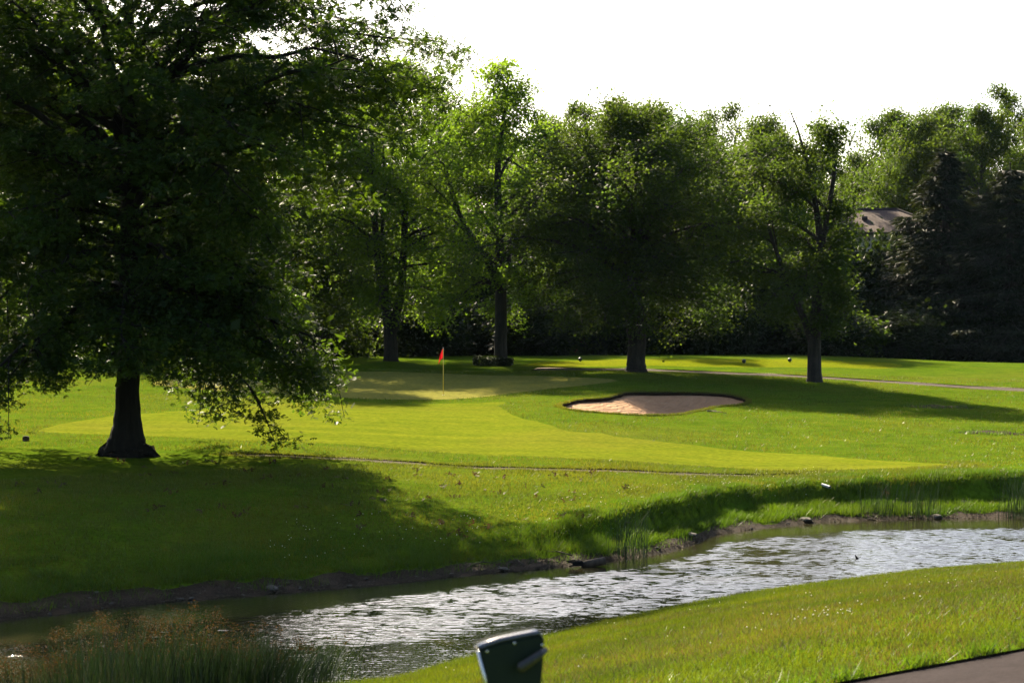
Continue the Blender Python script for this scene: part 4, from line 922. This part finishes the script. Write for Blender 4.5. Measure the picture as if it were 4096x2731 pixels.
# tall grass of the far bank
n = 150000; x = r.uniform(-13, 17, n); off = r.uniform(.2, 3.2, n); rr = sm((x + 1) / 4)
y = np.interp(x, FS[:, 0], FS[:, 1]) + off / .78
k = (r.random(n) < .5 + .5 * rr) & (~inside(MUD, x, y) | (r.random(n) < .12)) & (vnoise(x, y, 1.3, 8) > .22); x, y, off = x[k], y[k], off[k]
hg = (.06 + .13 * vnoise(x, y, 1.1, 9)) * np.where(off > 2.3, .5, 1.0) * np.where(off < 1.5, 1.3, 1.0)
blades('far_bank_grass', x, y, hg, .007, .9, r, M['blade_bank'], 'tall lush grass on the far bank of the pond')
# shaded bank under the oak and the lawn behind
n = 150000; x = r.uniform(-16, 14, n); y = np.interp(x, FS[:, 0], FS[:, 1]) + 1.2 + 16 * r.random(n) ** 1.3
k = ~inside(MUD, x, y) & ~inside(PMID, x, y) & (y < 60) & (np.abs(x) < .27 * y + 2) & ~inside(FAIR, x, y); x, y = x[k], y[k]
blades('far_lawn_grass', x, y, .05 + .05 * vnoise(x, y, .9, 11), .008, .9, r, M['blade_dry'], 'rough lawn grass between the pond and the fairway')
n = 130000; y = r.uniform(58, 104, n); x = r.uniform(-1, 1, n) * (.27 * y + 1)
k = ~inside(FAIR, x, y) & ~inside(GREEN, x, y) & ~inside(BUNK, x, y) & ~inside(PMID, x, y) & ~inside(PFAR, x, y); x, y = x[k], y[k]
blades('far_rough_grass', x, y, .045 + .03 * vnoise(x, y, .5, 12), .013, .9, r, M['blade_dry'], 'rough grass round the fairway, green and bunker')
xe = []; ye = []
for _ in range(14000):
    i = r.integers(0, len(BUNK)); p = BUNK[i] + nrm[i] * r.uniform(-.12, .09) + dirc[i] * r.uniform(-.2, .2); xe.append(p[0]); ye.append(p[1])
blades('bunker_fringe_grass', np.array(xe), np.array(ye), .07, .012, .8, r, M['blade_dry'], 'grass fringe hanging over the bunker lip', z=h(np.array(xe), np.array(ye)) + .015)

xe = PMID[r.integers(0, len(PMID), 16000)] + r.normal(scale=.22, size=(16000, 2)); xe, ye = xe[:, 0], xe[:, 1]
k = ~inside(PMID, xe, ye) | (r.random(16000) < .25); blades('path_side_grass', xe[k], ye[k], .055, .008, .9, r, M['blade_dry'], 'grass creeping over the edges of the thin gravel path')
# clover heads
M['clover'] = simple_mat('clover flower', (.55, .48, .40), (.68, .62, .52), 60.0, .8)
def dots(name, x, y, zoff, sz, m, label, cat):
    n = len(x); base = np.array([(1, 0, 0), (-1, 0, 0), (0, 1, 0), (0, -1, 0), (0, 0, 1), (0, 0, -1)]) * 1.0
    T0 = np.array([(0, 2, 4), (2, 1, 4), (1, 3, 4), (3, 0, 4), (2, 0, 5), (1, 2, 5), (3, 1, 5), (0, 3, 5)])
    c = np.stack([x, y, h(x, y) + zoff], 1); V = c[:, None] + base[None] * (sz * r.uniform(.7, 1.2, n))[:, None, None]
    return tag(link(name, mesh_from(name, V.reshape(-1, 3), (np.arange(n)[:, None, None] * 6 + T0[None]).reshape(-1, 3)), m), label, cat, kind='stuff')
cx = np.concatenate([r.normal(3.3, .24, 70), r.normal(3.3, .55, 60), r.uniform(-1, 7, 40)]); cy_ = np.concatenate([r.normal(16.6, .28, 70), r.normal(18.6, 1.6, 60), r.uniform(15, 30, 40)])
k = (snear(cx, cy_) > .3) & (snear(cx, cy_) < 11); dots('clover_flowers', cx[k], cy_[k], .06, .009, M['clover'], 'white clover heads dotted over the near grass slope', 'clover')
cx = r.uniform(-5, 9, 220); cy_ = np.interp(cx, FS[:, 0], FS[:, 1]) + r.uniform(2.2, 6.0, 220)
dots('clover_flowers', cx, cy_, .10, .011, M['clover'], 'white clover heads along the top of the far bank', 'clover')
# fallen leaves
M['dead_leaf'] = leaf_mat('fallen leaf', (.05, .03, .02), (.13, .075, .045), (.12, .06, .03), .3, .7, .1)
nc = 70; gx_ = r.uniform(-12, 3, nc); gy_ = r.uniform(43, 55, nc); px_ = np.repeat(gx_, 5) + r.normal(scale=.09, size=nc * 5); py_ = np.repeat(gy_, 5) + r.normal(scale=.14, size=nc * 5)
k = sfar(px_, py_) > 1.5; px_, py_ = px_[k], py_[k]
cc = np.stack([px_, py_, h(px_, py_) + .06 + r.uniform(0, .04, len(px_))], 1)
tag(link('fallen_leaves', leaves_mesh('fallen_leaves', cc, .11, LEAF_OAK, r, r.random(len(cc)), 0, .9), M['dead_leaf']), 'brown fallen oak leaves scattered on the grass by the pond', 'leaves', kind='stuff')

# rush clumps
def rush(name, label, pts_, n, hgt, lean_dir, heads, seed, loc, spread=.6, w_=.0045, grp='rush clumps at the pond edge'):
    r = np.random.default_rng(seed); t = thing(name, label, 'rushes', loc, 0, grp)
    ci = r.integers(0, len(pts_), n); P_ = np.array(pts_)[ci] + r.normal(scale=.16, size=(n, 2)) - np.array(loc[:2])
    zb = np.maximum(h(P_[:, 0] + loc[0], P_[:, 1] + loc[1]), -.15) - loc[2]
    H_ = hgt * r.uniform(.65, 1.12, n); d = r.normal(size=(n, 2)) * .16 + np.array(lean_dir)
    ts = np.array([0, .4, .75, 1.0]); pos = np.stack([P_[:, None, 0] + d[:, None, 0] * (H_[:, None] * ts ** 1.7), P_[:, None, 1] + d[:, None, 1] * (H_[:, None] * ts ** 1.7), zb[:, None] + H_[:, None] * ts], -1)
    az = r.uniform(0, np.pi, n); wv = np.stack([np.cos(az), np.sin(az), 0 * az], 1)[:, None] * (np.array([1, .9, .65, .15]) * w_)[None, :, None]
    V = np.stack([pos - wv, pos + wv], 2).reshape(-1, 3); k = np.arange(3) * 2
    q = np.stack([k, k + 1, k + 3, k + 2], 1); Q = (np.arange(n)[:, None, None] * 8 + q[None]).reshape(-1, 4)
    link('stems', mesh_from('stems', V, Q, True, np.repeat(np.clip(r.normal(.5, .25, n), 0, 1), 3), nper=4), M['rush'], t)
    if heads:
        sel = r.choice(n, heads, replace=False); c = pos[sel, 3] * .85 + pos[sel, 2] * .15
        m = 26; cc = np.repeat(c, m, 0) + r.normal(size=(heads * m, 3)) * np.array([.045, .045, .04])
        link('seed_heads', leaves_mesh('seed_heads', cc, .022, LEAF_RH, r, np.clip(r.normal(.5, .3, len(cc)), 0, 1), 0, 1.0), M['seed'], t)['kind'] = 'stuff'
    return t
def line(x0, y0, x1, y1, n): return [(x0 + (x1 - x0) * k / (n - 1), y0 + (y1 - y0) * k / (n - 1)) for k in range(n)]
rush('rush_clump', 'rushes thick with brown seed heads, tallest part of the foreground clump', line(-5.4, 24.2, -3.9, 25.2, 9) + line(-5.2, 23.6, -3.9, 24.5, 7), 800, 1.12, (.02, 0), 200, 201, (-4.6, 24.5, -.05))
rush('rush_clump', 'lower brown headed rushes at the picture corner', line(-6.3, 23.2, -5.3, 23.7, 7), 380, .88, (-.14, 0), 110, 202, (-5.8, 23.5, -.05))
rush('rush_clump', 'dark rushes with few brown heads in the middle of the foreground clump', line(-4.2, 24.9, -3.2, 25.8, 9), 650, .85, (.05, 0), 70, 203, (-3.4, 25.4, -.05))
rush('rush_clump', 'dark rushes leaning over the bright water beside the near grass', line(-3.4, 25.8, -2.5, 26.6, 9), 480, .68, (.34, 0), 20, 204, (-2.6, 26.4, -.05))
rush('rush_clump', 'thin green rushes standing at the far waterline by the pond bend', line(2.35, 43.55, 2.85, 44.0, 5), 110, 1.0, (.10, 0), 0, 205, (2.6, 43.8, 0), w_=.006)
rush('rush_clump', 'pale reeds against the dark tall bank', line(9.3, 52.7, 11.2, 53.0, 9), 190, .95, (.12, 0), 12, 206, (10.2, 52.85, 0), w_=.006)
rush('rush_clump', 'rushes in the water cut by the picture edge', line(13.2, 52.9, 14.3, 53.1, 5), 200, 1.25, (.02, 0), 10, 207, (13.7, 53.0, 0), w_=.006)

# bare patches in the rough and a passing insect
for (px, D, rx, ry, nm) in ((938, 84.0, 1.5, .8, 'x'), (990, 71.5, 1.3, .8, 'y')):
    x0_ = at(px, D); th_ = np.linspace(0, 2 * np.pi, 28, endpoint=False); wv_ = 1 + .25 * np.sin(3 * th_ + px) + .15 * np.sin(7 * th_)
    V = [(x0_, D, hz(x0_, D) + .03)]
    for k_, dz_ in ((.55, .05), (1.0, -.01)):
        for a_, w_ in zip(th_, wv_):
            xx, yy = x0_ + math.cos(a_) * rx * w_ * k_, D + math.sin(a_) * ry * w_ * k_; V.append((xx, yy, hz(xx, yy) + dz_ * (1 + .5 * math.sin(a_ * 5))))
    n_ = 28; T = [(0, 1 + k, 1 + (k + 1) % n_) for k in range(n_)] + [t_ for k in range(n_) for t_ in ((1 + k, 1 + n_ + k, 1 + n_ + (k + 1) % n_), (1 + k, 1 + n_ + (k + 1) % n_, 1 + (k + 1) % n_))]
    tag(link('bare_ground', mesh_from('bare_ground', np.array(V), np.array(T), True), M['soil']), kind='structure')
    m_ = 700; a_ = r.uniform(0, 6.28, m_); q_ = r.uniform(.5, 1.25, m_); xx, yy = x0_ + np.cos(a_) * rx * q_, D + np.sin(a_) * ry * q_
    blades('patch_grass', xx, yy, .12, .016, .9, r, M['blade_bank'], 'ragged tufts round the bare patch ' + ('in the tree shadow' if nm == 'x' else 'below the tree shadow'))
t = thing('flying_insect', 'pale insect flying in front of the short thick trunk', 'insect', (at(639, 40), 40.0, 5.1))
b = MB(); b.tube([(-.03, 0, 0), (0, 0, .004), (.03, 0, 0)], [.003, .005, .003], 6); b.build('body', M['wood'], t)
for sx_ in (-1, 1):
    for sy_ in (.012, -.012):
        link('wing', mesh_from('wing', np.array([(0, sy_, .004), (sx_ * .05, sy_ * 2, .012), (sx_ * .06, sy_ * 2.4, .010), (sx_ * .03, sy_ * 3, .008)]), np.array([(0, 1, 2, 3)]), nper=4), M['white_metal'], t)

# ------------------------------------------------------------------ summer haze
def haze_box():
    m, nt, out = mat('haze'); v = N(nt, 'ShaderNodeVolumePrincipled')
    v.inputs['Color'].default_value = (.55, .78, 1.0, 1); v.inputs['Density'].default_value = .000018; v.inputs['Anisotropy'].default_value = .25
    nt.links.new(v.outputs[0], out.inputs['Volume'])
    b = MB(); b.box((0, 340, 14), (1410, 1448, 33)); o = b.build('haze', m); tag(o, kind='stuff')
    o.location = (0, -190, 0)
haze_box()
cy.volume_bounces = 0; cy.volume_step_rate = 4.0
